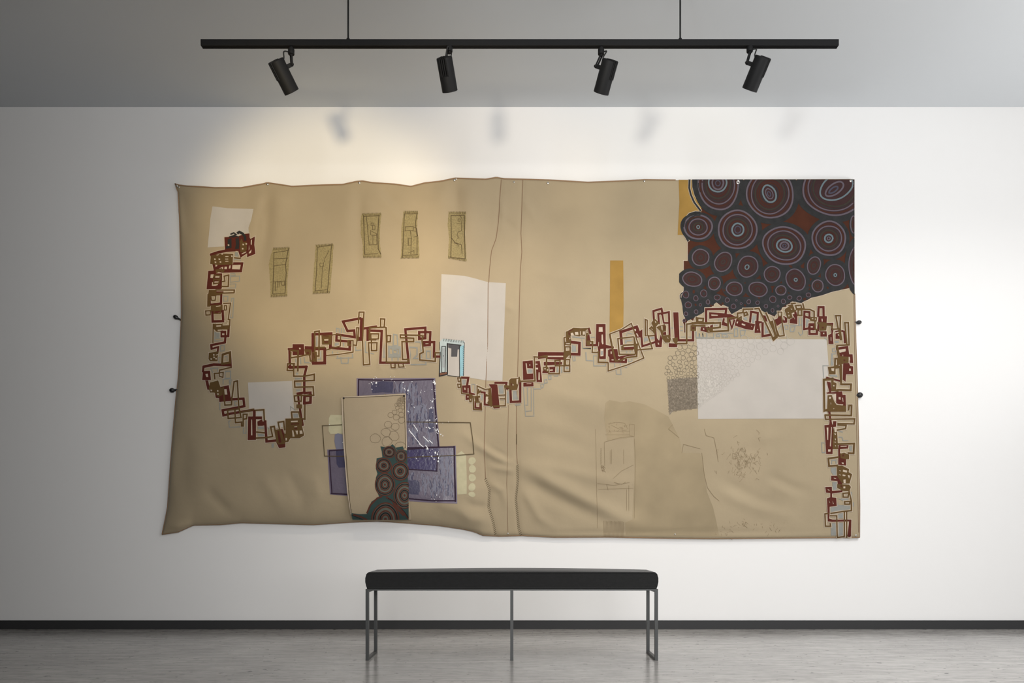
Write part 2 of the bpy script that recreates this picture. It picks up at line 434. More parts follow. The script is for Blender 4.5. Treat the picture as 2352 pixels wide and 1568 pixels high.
# ------------------------------------------------------------------ the wall textile: outline and relief
def interp(tab):
    def f(v):
        if v <= tab[0][0]: return tab[0][1]
        for (a, fa), (b, fb) in zip(tab, tab[1:]):
            if v <= b: return fa + (fb - fa) * (v - a) / (b - a)
        return tab[-1][1]
    return f
TOP = [(402,422),(409,424.5),(428,427),(457,428.5),(493,431),(554,431),(605,422),(614,419.5),(636,422.6),(671,428),(715,425.7),(750,424.4),
       (787,423.5),(818,416.7),(833,415.6),(855,419.3),(907,422.7),(944,428),(975,420),(1012,416),(1045,409),(1064,409.6),(1116,411.4),
       (1140,407.3),(1158,410.4),(1220,412),(1262,413.3),(1350,418.5),(1422,415.7),(1480,412.6),(1558,413.5),(1608,412),(1960,411)]
BOT = [(372,1227),(409,1221.4),(444,1205.5),(467,1205),(505,1204.4),(555,1200),(629,1202),(702,1204),(720,1204.5),(800,1199),(866,1196),(942,1201),
       (1008,1206.5),(1060,1214),(1086,1219.6),(1098,1224),(1109,1229),(1147,1231),(1200,1229.5),(1272,1233.5),(1400,1233),(1540,1236),(1640,1237),(1850,1235),(1975,1234)]
LEFT = [(422,402),(441,409),(505,412.5),(620,415.8),(722,416.8),(790,413.8),(863,410),(916,404),(995,397),(1072,391),(1163,385),(1195,379),(1227,372)]
RIGHT = [(411,1960),(540,1960),(660,1963),(780,1966),(900,1970),(1040,1973),(1160,1975),(1234,1974.5)]
fT, fB, fL, fR = interp(TOP), interp(BOT), interp(LEFT), interp(RIGHT)

SEAM_A = [(1151.5,412),(1149,442),(1145,508),(1139.7,547),(1129,576),(1125,612),(1122.5,648),(1121.3,650),(1120,790),(1116,874),(1114.6,931),(1112.4,1034),(1115.3,1099),
          (1124.6,1123),(1122.4,1163),(1133.6,1201),(1139,1230)]
SEAM_B = [(1201,412),(1199,468),(1196.6,536),(1198.6,578),(1195,625),(1190.7,800),(1188.5,870),(1186.7,931),(1186,1020),(1188.3,1065),(1189.4,1101),(1185,1146),(1191.6,1212),(1197,1230)]
fSA, fSB = interp([(y, x) for x, y in SEAM_A]), interp([(y, x) for x, y in SEAM_B])

def sm(t):
    t = min(1.0, max(0.0, t)); return t * t * (3 - 2 * t)
def dome(t):
    t = min(1.0, max(0.0, t)); return math.sqrt(max(0.0, 1 - (1 - t) ** 2))

# folds: (points, height in metres, half width in pixels); they fade out at both ends
FOLDS = [
    ([(614,425),(612,520),(600,640)], -0.012, 15), ([(600,425),(585,560)], 0.006, 22), ([(640,430),(640,560)], 0.006, 22),
    ([(826,425),(824,560),(822,720)], -0.012, 15), ([(850,425),(900,480),(960,540)], 0.005, 13), ([(872,425),(925,485)], -0.005, 12),
    ([(800,425),(790,560)], 0.006, 24), ([(1046,415),(1050,500),(1060,580)], -0.012, 16), ([(1075,420),(1085,560)], 0.005, 20), ([(1015,420),(1005,520)], 0.006, 20),
    ([(409,428),(470,470),(560,520)], 0.006, 24), ([(412,440),(440,560)], -0.006, 18), ([(575,480),(570,640)], 0.003, 10),
    ([(612,455),(595,500),(586,580)], -0.004, 8),
    # pucker beside the right seam and the big folds that leave it
    ([(1186,1066),(1240,1092),(1330,1140),(1430,1190),(1540,1222)], 0.020, 18), ([(1194,1092),(1255,1132),(1340,1172),(1430,1205)], -0.011, 18),
    ([(1190,1062),(1290,1078),(1380,1100),(1520,1120)], 0.008, 15), ([(1180,1066),(1140,1048),(1095,1020),(1050,985)], 0.014, 11), ([(1182,1082),(1135,1074),(1118,1064)], 0.009, 8),
    ([(1176,1056),(1130,1032),(1100,1012)], -0.008, 7), ([(1200,1120),(1240,1190),(1290,1222)], 0.009, 11),
    ([(1122,1106),(1155,1128),(1168,1180)], 0.008, 9), ([(1118,1165),(1085,1160),(1060,1140)], -0.008, 10), ([(1125,1195),(1080,1190),(1030,1150)], 0.010, 13),
    # quiet diagonals of the right half
    ([(1210,560),(1330,540),(1440,520),(1560,470)], -0.006, 22), ([(1240,500),(1330,460)], -0.005, 18), ([(1210,620),(1320,640),(1400,640)], 0.004, 14),
    ([(1215,930),(1300,960),(1420,1010)], -0.007, 26), ([(1260,900),(1360,925),(1440,960)], 0.006, 20), ([(1220,990),(1300,1010),(1400,1050)], -0.006, 18),
    ([(1195,450),(1215,480),(1240,520)], 0.006, 10), ([(1150,500),(1175,520),(1195,540)], -0.005, 9), ([(1160,700),(1185,716)], 0.005, 8), ([(1150,450),(1160,530)], 0.005, 8),
    ([(1640,1120),(1700,1150),(1790,1180),(1850,1200)], 0.010, 16), ([(1655,1100),(1740,1150),(1830,1170)], -0.008, 14), ([(1760,1090),(1820,1120),(1880,1135)], -0.009, 13),
    ([(1770,1110),(1840,1145)], 0.006, 12), ([(1730,1010),(1790,1000),(1840,960)], 0.005, 14), ([(1690,1045),(1760,1020)], -0.004, 12), ([(1400,806),(1600,806)], 0.003, 6),
    # soft creases low on the left half
    ([(470,1120),(520,1170),(560,1190)], -0.008, 14), ([(600,1090),(640,1150),(660,1190)], 0.008, 18), ([(660,1080),(690,1140),(700,1190)], -0.008, 16),
    ([(425,1000),(420,1100),(440,1180)], -0.008, 20), ([(720,1090),(735,1160)], 0.006, 14), ([(870,850),(880,800)], 0.004, 6), ([(905,860),(900,790)], -0.004, 6),
    ([(1000,1150),(1060,1180)], 0.006, 14), ([(440,1205),(400,1212),(376,1224)], 0.012, 10),
    ([(1200,1226),(1560,1222),(1960,1222)], -0.006, 7),
]
FD = []
for pts, amp, wd in FOLDS:
    ln = [0.0]
    for a, b in zip(pts, pts[1:]): ln.append(ln[-1] + math.hypot(b[0]-a[0], b[1]-a[1]))
    xs = [p[0] for p in pts]; ys = [p[1] for p in pts]; m = 3 * wd
    FD.append((pts, amp, wd, ln, (min(xs)-m, max(xs)+m, min(ys)-m, max(ys)+m)))

def relief(x, y):
    """distance of the cloth face from the wall at a photo pixel"""
    dl, dr, dt, db = x - fL(y), fR(y) - x, y - fT(x), fB(x) - y
    # left half is padded like a cushion, the right half hangs almost flat
    k = sm((fSA(y) + 14 - x) / 90.0)
    puff = 0.070 * dome(dl / 80.0) * dome(db / 80.0) * (0.26 + 0.74 * sm(dt / 420.0)) * (0.75 + 0.25 * sm(dt / 60.0))
    flat = 0.012 * dome(dr / 16.0) * dome(db / 14.0) * dome((dt + 3) / 10.0)
    h = 0.016 + k * puff + (1 - k) * flat
    for pts, amp, wd, ln, bb in FD:
        if x < bb[0] or x > bb[1] or y < bb[2] or y > bb[3]: continue
        best, at = 1e9, 0.0
        for i in range(len(pts) - 1):
            ax, ay = pts[i]; bx, by = pts[i+1]; ex, ey = bx-ax, by-ay; q = ex*ex+ey*ey
            t = min(1.0, max(0.0, ((x-ax)*ex+(y-ay)*ey)/q)); d = (x-ax-t*ex)**2+(y-ay-t*ey)**2
            if d < best: best, at = d, (ln[i]+t*math.sqrt(q))/ln[-1]
        env = min(1.0, at/0.22 + 0.12) * min(1.0, (1-at)/0.45)
        h += 1.25 * amp * math.exp(-best/(wd*wd)) * env * min(1.0, max(0.0, min(dl, dr, dt, db) / 14.0))
    # stitched seams pull the cloth in
    for fs in (fSA, fSB):
        s = x - fs(y)
        if abs(s) < 26: h -= 0.0035 * math.exp(-(s/5.0)**2) * (1.8 if y > 1060 else 1.0)
    return max(0.006, h)

def P(x, y, off=0.0):
    return W(x, y, CAM_D - relief(x, y) - off)

def clip_poly(poly, axis, lim, keep_less):
    out = []; n = len(poly)
    for i in range(n):
        a, b = poly[i], poly[(i+1) % n]
        ia = (a[axis] <= lim) if keep_less else (a[axis] >= lim)
        ib = (b[axis] <= lim) if keep_less else (b[axis] >= lim)
        if ia: out.append(a)
        if ia != ib:
            t = (lim - a[axis]) / (b[axis] - a[axis])
            out.append((a[0]+(b[0]-a[0])*t, a[1]+(b[1]-a[1])*t))
    return out

class Layer:
    """flat shapes drawn in photo pixels and laid onto the relief of the cloth"""
    def __init__(self, base=P, grid=6.0, limits=None):
        self.items = []; self.base = base; self.grid = grid; self.t = (0, 0, 1); self.limits = limits; self.n = 0
    def at(self, ox=0, oy=0, s=1.0): self.t = (ox, oy, s); return self
    def pt(self, c):
        ox, oy, s = self.t
        return [(ox + c[i] / s, oy + c[i+1] / s) for i in range(0, len(c), 2)]
    def fill(self, m, off, *c):
        self.poly(m, off, self.pt(c))
    def poly(self, m, off, pts):
        pts = [p for i, p in enumerate(pts) if (abs(p[0]-pts[i-1][0]) + abs(p[1]-pts[i-1][1])) > 1e-4]
        if len(pts) < 3: return
        self.n += 1; off += (self.n % 89) * 3.8e-6
        for tri in tessellate_polygon([[Vector((p[0], p[1], 0)) for p in pts]]):
            self.items.append((m, off, [pts[i] for i in tri]))
    def stroke(self, m, off, w, closed, *c):
        self.path(m, off, w / self.t[2], closed, self.pt(c))
    def path(self, m, off, w, closed, pts):
        n = len(pts); h = w / 2; off0 = off
        if n < 2: return
        L, R = [], []
        for i in range(n):
            a = pts[i-1] if (i > 0 or closed) else None
            b = pts[(i+1) % n] if (i < n-1 or closed) else None
            p = pts[i]
            def nrm(u, v):
                d = math.hypot(v[0]-u[0], v[1]-u[1]) or 1e-6
                return (-(v[1]-u[1])/d, (v[0]-u[0])/d)
            if a is None:
                k = nrm(p, b); ex = ((p[0]-b[0]), (p[1]-b[1])); d = math.hypot(*ex) or 1e-6
                o = (ex[0]/d*h*0.5, ex[1]/d*h*0.5); mx, my, s = k[0], k[1], h; p = (p[0]+o[0], p[1]+o[1])
            elif b is None:
                k = nrm(a, p); ex = ((p[0]-a[0]), (p[1]-a[1])); d = math.hypot(*ex) or 1e-6
                o = (ex[0]/d*h*0.5, ex[1]/d*h*0.5); mx, my, s = k[0], k[1], h; p = (p[0]+o[0], p[1]+o[1])
            else:
                k1, k2 = nrm(a, p), nrm(p, b); mx, my = k1[0]+k2[0], k1[1]+k2[1]; d = math.hypot(mx, my)
                if d < 1e-3: mx, my, s = k1[0], k1[1], h
                else:
                    mx, my = mx/d, my/d; s = h / max(0.45, mx*k1[0]+my*k1[1])
            L.append((p[0]+mx*s, p[1]+my*s)); R.append((p[0]-mx*s, p[1]-my*s))
        for i in range(n if closed else n-1):
            j = (i+1) % n
            self.n += 1; off = off0 + (self.n % 89) * 3.8e-6
            self.items.append((m, off, [L[i], L[j], R[j]])); self.items.append((m, off, [L[i], R[j], R[i]]))
    def build(self, name, mats, parent, label=None):
        bm = bmesh.new(); g = self.grid; cache = {}
        for m, off, tri in self.items:
            poly = [tuple(p) for p in tri]
            if self.limits:
                x0, x1, y0, y1 = self.limits
                for ax, lim, less in ((0, x1, True), (0, x0, False), (1, y1, True), (1, y0, False)):
                    poly = clip_poly(poly, ax, lim, less)
                    if len(poly) < 3: break
                if len(poly) < 3: continue
            xs = [p[0] for p in poly]
            i0, i1 = math.floor(min(xs)/g), math.floor(max(xs)/g)
            for i in range(i0, i1+1):
                col = poly
                if i1 > i0:
                    col = clip_poly(clip_poly(poly, 0, i*g, False), 0, (i+1)*g, True)
                    if len(col) < 3: continue
                ys = [p[1] for p in col]; j0, j1 = math.floor(min(ys)/g), math.floor(max(ys)/g)
                for j in range(j0, j1+1):
                    cell = col
                    if j1 > j0:
                        cell = clip_poly(clip_poly(col, 1, j*g, False), 1, (j+1)*g, True)
                    vsx = []
                    for p in cell:
                        k = (round(p[0], 2), round(p[1], 2), off)
                        v = cache.get(k)
                        if v is None: v = cache[k] = bm.verts.new(self.base(p[0], p[1], off))
                        if v not in vsx: vsx.append(v)
                    if len(vsx) >= 3:
                        try: f = bm.faces.new(vsx)
                        except ValueError: continue
                        f.material_index = m; f.smooth = True
        bm.normal_update()
        for f in bm.faces:
            if f.normal.y > 0: f.normal_flip()
        for v in bm.verts: v.co -= TORG
        me = bpy.data.meshes.new(name); bm.to_mesh(me); bm.free()
        for m in mats: me.materials.append(m)
        o = link(name, me, parent)
        if label: o['label'] = label
        return o

# ------------------------------------------------------------------ the cloth body
def cloth_material():
    m = mat('beige_canvas', (0.345, 0.277, 0.181, 1), 0.92, noise=0.07, nscale=2.2, sheen=0.12, spec=0.2)
    nt = m.node_tree; n = nt.nodes; l = nt.links; b = n['Principled BSDF']
    tc = n.new('ShaderNodeTexCoord')
    t = n.new('ShaderNodeTexNoise'); t.inputs['Scale'].default_value = 14; t.inputs['Detail'].default_value = 5
    l.new(tc.outputs['Object'], t.inputs['Vector'])
    t2 = n.new('ShaderNodeTexNoise'); t2.inputs['Scale'].default_value = 420; t2.inputs['Detail'].default_value = 2
    l.new(tc.outputs['Object'], t2.inputs['Vector'])
    ad = n.new('ShaderNodeMath'); ad.operation = 'MULTIPLY_ADD'; ad.inputs[1].default_value = 0.12
    l.new(t2.outputs['Fac'], ad.inputs[0]); l.new(t.outputs['Fac'], ad.inputs[2])
    bp = n.new('ShaderNodeBump'); bp.inputs['Strength'].default_value = 0.35; bp.inputs['Distance'].default_value = 0.006
    l.new(ad.outputs['Value'], bp.inputs['Height']); l.new(bp.outputs['Normal'], b.inputs['Normal'])
    return m
M_CLOTH = cloth_material()
M_PIPE = mat('brown_beige_edge_cord', srgb(140, 112, 84), 0.85)

TEXT = empty('textile_wall_hanging', (0, -0.003, W(1170, 1230, 5)[2]), 'large beige quilted canvas hanging with patches and a winding chain of outlined rectangles', 'wall hanging')
TORG = Vector(TEXT.location)

def coons(s, t):
    xt = 402 + (1960-402)*s; xb = 372 + (1974.5-372)*s
    Tp, Bp = (xt, fT(xt)), (xb, fB(xb))
    yl = 422 + (1227-422)*t; yr = 411 + (1234-411)*t
    Lp, Rp = (fL(yl), yl), (fR(yr), yr)
    o = []
    for c in range(2):
        o.append((1-t)*Tp[c] + t*Bp[c] + (1-s)*Lp[c] + s*Rp[c]
                 - ((1-s)*(1-t)*(402, 422)[c] + s*(1-t)*(1960, 411)[c] + (1-s)*t*(372, 1227)[c] + s*t*(1974.5, 1234)[c]))
    return o

def build_cloth():
    NS, NT = 400, 208
    bm = bmesh.new(); grid = []
    for j in range(NT + 1):
        row = []
        for i in range(NS + 1):
            x, y = coons(i / NS, j / NT)
            row.append(bm.verts.new(P(x, y) - TORG))
        grid.append(row)
    for j in range(NT):
        for i in range(NS):
            f = bm.faces.new((grid[j][i], grid[j+1][i], grid[j+1][i+1], grid[j][i+1])); f.smooth = True
    rim = [grid[0][i] for i in range(NS)] + [grid[j][NS] for j in range(NT)] + [grid[NT][i] for i in range(NS, 0, -1)] + [grid[j][0] for j in range(NT, 0, -1)]
    back = []
    for v in rim:
        back.append(bm.verts.new((v.co.x, -0.0035 - TORG.y, v.co.z)))
    n = len(rim)
    for i in range(n):
        f = bm.faces.new((rim[i], rim[(i+1) % n], back[(i+1) % n], back[i])); f.smooth = False
    bmesh.ops.recalc_face_normals(bm, faces=bm.faces)
    me = bpy.data.meshes.new('canvas'); bm.to_mesh(me); bm.free(); me.materials.append(M_CLOTH)
    link('canvas', me, TEXT)
    def cord(name, pts, r):
        bm = bmesh.new(); add_tube(bm, [p - TORG for p in pts], r, 8)
        mesh_from(name, bm, M_PIPE, TEXT, smooth=True)
    N = 300
    def edge(k, a, b):
        out = []
        for i in range(N + 1):
            u = a + (b - a) * i / N
            s, t = {'t': (u, 0), 'b': (u, 1), 'l': (0, u), 'r': (1, u)}[k]
            x, y = coons(s, t); out.append(P(x, y, 0.0005))
        return out
    cord('edge_cord', edge('t', 0, 0.738), 0.0042); cord('edge_cord', edge('l', 0, 1), 0.0034)
    cord('edge_cord', edge('r', 0.32, 1), 0.0026); cord('edge_cord', edge('b', 0, 1), 0.0030)
build_cloth()

# ------------------------------------------------------------------ what is sewn and painted onto the cloth
def cm(name, r, g, b, rough=0.85, noise=0.06, nscale=30, **k):
    return mat(name, (r, g, b, 1), rough, noise=noise, nscale=nscale, spec=0.25, **k)
M_RED = cm('oxblood_paint', 0.082, 0.0150, 0.0085)
M_BRN = cm('bronze_brown_paint', 0.100, 0.055, 0.0165)
M_GRY = cm('grey_pencil_wash', 0.240, 0.238, 0.215)
M_PALE = cm('pale_outline_paint', 0.47, 0.385, 0.295)
M_WHT = cm('white_paint', 0.440, 0.402, 0.360, noise=0.03, nscale=8)
M_INK = cm('black_ink', 0.022, 0.020, 0.019)
M_YEL = cm('ochre_yellow_cloth', 0.300, 0.176, 0.043, noise=0.10, nscale=9)
M_KHA = cm('khaki_stitched_cloth', 0.255, 0.205, 0.100, noise=0.22, nscale=120)
M_THR = cm('dark_brown_thread', 0.085, 0.060, 0.030)
M_SEAM = cm('brown_seam_thread', 0.20, 0.125, 0.075)

SEC = {}
PAINT = Layer()
O_G, O_H, O_R, O_B, O_W, O_K = 0.0016, 0.0023, 0.0030, 0.0037, 0.0044, 0.0050
HW = 1.4
RED, BRN = Layer(), Layer(); GRY = RED
CUR = {'t': (0, 0, 1)}
def sec(ox, oy, s):
    for L_ in (RED, BRN): L_.at(ox, oy, s)
def _fill(L_, off, c, halo=True):
    L_.fill(0, off, *c)
    if halo: L_.path(1, O_H, 2*HW, True, L_.pt(c))
def _line(L_, off, w, closed, c, halo=True):
    L_.stroke(0, off, w, closed, *c)
    if halo: L_.path(1, O_H, w / L_.t[2] + 2*HW, closed, L_.pt(c))
def rf(*c): _fill(RED, O_R, c)
def r(w, *c): _line(RED, O_R, w, True, c)
def R(w, *c): _line(RED, O_R, w, False, c)
def bf(*c): _fill(BRN, O_B, c)
def b(w, *c): _line(BRN, O_B, w, True, c)
def B(w, *c): _line(BRN, O_B, w, False, c)
def gf(*c): GRY.fill(3, O_G, *c)
def g(w, *c): GRY.stroke(3, O_G, w, True, *c)
def G(w, *c): GRY.stroke(3, O_G, w, False, *c)
def wr(*c): RED.fill(1, O_R + 0.00035, *c)       # openings in a red block
def wb(*c): BRN.fill(1, O_W, *c)                # openings in a brown block
def dots(*c):
    d = 14
    for i in range(0, len(c), 2): wb(c[i]-d, c[i+1]-d, c[i]+d, c[i+1]-d*0.7, c[i]+d, c[i+1]+d, c[i]-d*0.8, c[i+1]+d)

# top left end of the chain
sec(440, 500, 7.84)
rf(590,350,830,335,960,290,1045,280,1045,350,1060,380,1140,335,1130,480,1150,650,1000,710,1000,640,880,720,840,600,600,580)
wr(1068,400,1088,392,1082,490,1065,480); wr(1035,620,1080,570,1070,630,1030,645); wr(905,640,985,605,980,625,900,660); wr(1035,490,1042,560,1028,590)
bf(870,430,900,370,930,440,990,430,1000,560,960,620,880,620)
dots(930,480,985,470,920,555,665,490)
R(50,345,665,480,620,640,590,780,580)
bf(345,680,540,640,750,650,745,720,740,840,480,850,335,830)
wb(610,690,665,690,665,705,605,705); wb(605,735,660,735,660,750,605,750); wb(610,775,665,775,660,790,605,792)
dots(420,745,500,745,550,650,430,800,520,795,725,690); wb(450,670,490,660,490,668,450,680)
gf(780,620,840,620,850,700,780,705); B(25,770,720,880,730); g(14,760,750,880,760,880,795,765,795)
rf(375,835,745,840,750,800,935,800,905,980,550,990,400,950)
wr(735,850,885,845,870,930,728,925); wr(430,835,465,835,460,870,430,880); wr(490,915,570,880,570,925,545,930,550,905); wr(595,880,640,880,635,925,590,925); wr(680,860,705,855,700,910,670,915)
bf(430,930,560,920,600,950,560,990,520,960,440,1000)
g(14,700,1060,865,1045,860,1140,690,1160); g(14,700,1190,800,1190,785,1265,640,1265); g(12,700,1010,780,1005,790,1035,700,1040)
rf(300,955,440,945,440,1000,550,1000,545,1270,520,1285,420,1285,270,1285)
wr(345,1020,405,1015,380,1085,340,1080); wr(370,1160,390,1160,385,1200,480,1185,470,1210,430,1225,365,1225)
b(22,405,1030,525,1040,515,1105,400,1110); b(22,400,1110,395,1190,490,1180,500,1120)
wb(430,1047,505,1050,500,1078,425,1078); wb(415,1145,490,1145,480,1165,410,1170)
B(25,590,1050,670,1030,660,1235,540,1235); B(22,585,1045,600,1140,545,1150)
b(25,440,1300,770,1300,765,1350,430,1360)
bf(310,1300,430,1300,430,1360,560,1340,520,1390,300,1390); R(24,430,1335,570,1335)
# left arm, upper part
sec(440, 680, 7.84)
r(40,320,-30,535,-35,530,130,330,155); bf(285,-40,335,-40,335,190,280,190); b(22,345,-10,435,-10,425,75,360,75)
bf(345,160,560,150,560,250,345,270); wb(440,180,520,165,520,180,440,195)
b(22,255,265,340,260,335,335,260,340); r(45,375,290,560,270,570,450,380,455)
B(20,340,265,515,240); b(20,405,265,520,250,515,315,405,310)
B(22,575,130,700,125,660,420,690,420,685,530,560,540); b(20,590,170,630,170,625,250,590,250)
g(16,720,40,760,35,740,390,690,385); g(14,570,0,655,0,650,90,575,90)
bf(385,500,560,480,560,540,690,530,680,600,540,600,520,640,450,640,400,590)
wb(445,485,555,480,550,495,440,500); wb(445,525,535,520,530,545,445,550); wb(470,605,535,600,530,620,470,625); wb(560,515,640,502,645,470,655,470,660,505,565,528)
dots(600,450); B(22,390,500,385,840)
rf(520,630,690,540,680,740,520,745); wr(555,600,645,600,640,700,625,700,625,620,555,620); wr(550,670,590,670,590,700,550,700)
g(18,410,650,510,650,510,750,410,750); g(16,415,760,580,755,575,800,410,805); gf(412,660,500,660,500,740,440,742)
R(42,608,750,600,832,355,880,360,945); R(35,350,950,480,915,470,1005,330,1040)
bf(310,1020,490,990,470,1100,470,1170,330,1170,305,1130)
dots(400,1055,355,1130,440,1125,405,1100); wb(435,1055,500,1035,500,1048,440,1066)
b(40,560,1050,690,1010,690,1195,550,1215); R(50,215,1270,400,1230,690,1240); R(25,700,1010,715,1290); B(25,715,1280,505,1330,500,1370)
g(16,520,890,590,880,590,980,520,990); g(14,480,1110,530,1100,530,1190,490,1200); g(14,560,1100,640,1080,640,1180,560,1190)
R(40,215,1260,205,1360); rf(205,1350,335,1340,350,1510,190,1510); wr(250,1400,290,1395,300,1455,265,1455)
g(16,345,1300,470,1295,470,1370,380,1370); g(14,605,1360,705,1355,700,1470,605,1475)
b(22,500,1380,570,1370,565,1460,500,1440); B(25,420,1490,410,1390,490,1385)
# left arm, lower part
sec(440, 840, 7.84)
rf(245,260,300,260,330,430,285,430)
bf(330,300,480,260,520,380,560,400,560,520,480,560,410,480,330,480,310,400); dots(355,440,470,450,475,505)
rf(420,500,510,380,670,345,705,560,730,630,500,650,495,580,435,575); wr(585,420,630,415,645,515,595,515)
B(28,570,380,600,705,720,700,725,560); R(45,510,615,935,590,950,725,560,800,575,890,700,860,1120,790)
B(28,730,560,765,285,825,270,850,740,870,840)
b(28,650,800,860,770,890,930,660,945); B(28,780,780,790,1020,900,1010,900,1080,930,1080,930,870,1000,870,990,950,940,960)
B(28,880,840,1120,785); B(28,1150,800,1300,790,1310,980)
G(16,700,985,670,1000,680,1105,890,1095); G(16,940,1090,930,1210,980,1215,985,960); G(20,510,650,510,790)
gf(1190,1100,1300,1080,1310,1130,1200,1140); g(16,1370,1120,1430,1120,1430,1260,1380,1260); g(16,780,640,830,640,830,710,780,710); g(16,610,650,700,640,700,690,620,690)
G(16,570,330,570,240,700,230); g(14,605,95,705,90,705,225,600,235); G(16,690,350,720,250,680,260,690,330); gf(1440,1400,1490,1390,1480,1470,1440,1475)
gf(1190,1215,1320,1215,1310,1280,1200,1280)
rf(1020,910,1270,910,1270,960,1160,960,1160,1330,1010,1335); wr(1075,965,1090,965,1095,1250,1070,1250)
rf(1185,1000,1270,960,1280,1000,1350,990,1350,1060,1270,1080,1190,1080); wr(1165,970,1215,970,1190,995,1170,1040)
R(50,1130,800,1130,920); R(45,1325,990,1345,1280,1350,1360,1540,1340)
B(30,1170,1190,1310,1205); B(30,1160,1300,1340,1290,1460,1270); B(28,1460,1275,1425,1100,1490,1090,1540,1380)
rf(1510,1150,1640,1130,1690,1300,1690,1465,1575,1480,1530,1390)
b(28,1530,1165,1600,1155,1670,1390,1560,1400); b(26,1560,1015,1660,1000,1690,1360,1630,1370)
bf(1690,950,1960,940,2000,1000,1990,1080,2030,1250,1950,1300,1780,1300,1740,1370,1690,1370,1690,1100)
wb(1790,990,1910,985,1910,1010,1790,1015); wb(1810,1160,1830,1160,1855,1270,1820,1275); wb(1870,1165,1915,1165,1910,1230,1895,1235)
wb(1945,1165,1990,1160,2000,1220,1950,1225); wb(1850,1090,1900,1085,1900,1098,1850,1102); wb(1690,1300,1720,1295,1715,1340,1695,1345); wb(1670,1160,1692,1160,1690,1220,1675,1220)
wb(1575,1040,1600,1040,1615,1130,1595,1130); rf(1960,960,2005,960,2025,1075,1990,1085)
BRN.fill(2, O_W, 1790,1035,1940,1030,1935,1052,1795,1058); BRN.fill(2, O_W, 1850,1115,1905,1112,1900,1140,1855,1142)
BRN.fill(2, O_W, 1565,1190,1580,1190,1620,1360,1605,1365)
B(28,1800,830,1930,830,1960,950); B(28,1800,830,1810,940); B(28,2040,700,2040,960,1950,945); R(40,1950,760,1980,960)
g(14,1780,730,1870,800,1790,820); gf(1820,860,1930,850,1940,930,1830,930)
bf(1885,690,1990,690,1990,770,1885,765); b(28,1850,540,1980,525,1975,635,1860,640); R(40,1920,540,1940,720)
r(50,2035,545,2145,530,2140,660,2030,670)
B(28,1840,20,1840,185,2030,185,2210,150,2210,260,1855,275,1860,385,2190,375,2200,530,1900,530)
R(45,1730,20,2070,20,2030,180,2030,480,1900,500); R(45,2030,490,2140,480,2140,540)
gf(1880,125,1920,120,1920,165,1880,165); g(18,1870,210,1980,205,1975,255,1870,260); gf(1880,215,1960,210,1960,250,1890,255)
gf(1880,310,1970,305,1970,365,1880,365); gf(1880,425,1960,420,1960,470,1890,475)
# the rise towards the middle
sec(640, 700, 7.84)
rf(250,705,455,705,465,900,250,905); wr(365,770,400,775,395,800,370,795)
R(45,195,790,200,1040); R(40,175,795,300,790)
B(34,205,815,350,830,345,1190); B(28,230,950,360,930,500,900); B(26,222,850,215,960)
b(28,160,1060,280,1055,270,1180,155,1180); rf(180,1080,260,1060,260,1150,190,1155); dots(240,1083); B(28,270,1060,270,1190)
R(50,290,1120,500,1115); rf(470,740,590,745,590,800,470,800)
bf(460,800,590,800,580,910,490,910); BRN.fill(2,O_W,500,850,545,845,550,880,505,885)
R(50,615,1040,615,530,945,515,930,770,1280,800,1280,740); R(55,630,790,830,790,830,1045,615,1050)
bf(770,540,955,540,950,715,780,715); wb(820,620,895,615,895,640,825,645); BRN.fill(2,O_W,815,655,895,652,890,682,830,685); BRN.fill(2,O_W,800,545,905,555,900,568,800,560)
B(28,650,1000,650,480,730,470,725,920,680,920); B(32,650,770,830,765)
bf(605,850,690,840,690,1020,610,1020); BRN.fill(2,O_W,615,870,640,865,650,940,640,980)
B(28,560,910,570,1010,600,1010)
G(26,690,560,690,750); G(20,700,980,760,975,760,830); G(20,460,950,470,1040,580,1040); G(20,390,950,400,1060); G(20,310,970,310,1050)
B(22,970,540,1050,530,1120,540,1110,740,860,810); B(22,860,910,1080,890,1340,850,1340,640,1250,640)
bf(1235,640,1310,640,1310,740,1235,740); BRN.fill(2,O_W,1275,650,1305,650,1305,700,1275,700)
R(45,1040,530,1370,580,1360,460,1240,470,1160,300,1480,240)
R(45,1045,540,1040,640,1240,655,1290,660,1290,740)
rf(1465,240,1520,230,1510,650,1420,650,1425,580,1460,560)
b(24,1405,410,1440,410,1430,640,1410,640); B(24,1410,640,1400,730,1350,720)
g(20,1040,420,1090,430,1090,520,1050,520); G(20,1130,420,1130,500); G(20,1170,420,1180,500); G(24,1140,590,1310,600); G(25,1170,680,1170,760); G(25,1240,680,1240,760)
G(20,1040,960,1340,950); G(20,1120,940,1130,1050,1250,1050,1260,940); G(25,970,840,970,880); G(20,1380,760,1390,820,1500,810); gf(1010,690,1080,680,1090,730,1010,745)
G(22,1060,860,1060,960); G(22,1330,850,1330,950)
sec(820, 700, 7.84)
B(26,25,330,38,130,125,130,100,640,115,1080,230,1070,205,680,360,680,355,820,260,820,260,640)
rf(55,240,100,230,90,650,20,650,40,560); wr(38,440,48,440,48,580,35,570)
R(45,120,425,350,390); R(45,190,640,190,460,445,470,420,1040,930,1040,870,440,1230,410,1230,600,1120,610,1120,490,1320,490,1310,720,1210,730,1210,670,1390,670,1385,930,1490,930)
R(40,190,620,340,620)
B(28,220,620,230,410,500,400,525,410,530,700,530,1030,880,1035,930,1020,920,980,820,980,810,660,1020,660,1020,600,780,590,780,540,1100,545,1190,560,1170,640,1195,850,1130,880,1130,990,1410,1015,1410,860,1480,860)
B(26,425,400,425,250,500,255,490,400); b(26,540,550,605,550,600,660,540,665); b(26,250,520,390,520,385,610,250,620); bf(240,600,350,600,350,640,240,640)
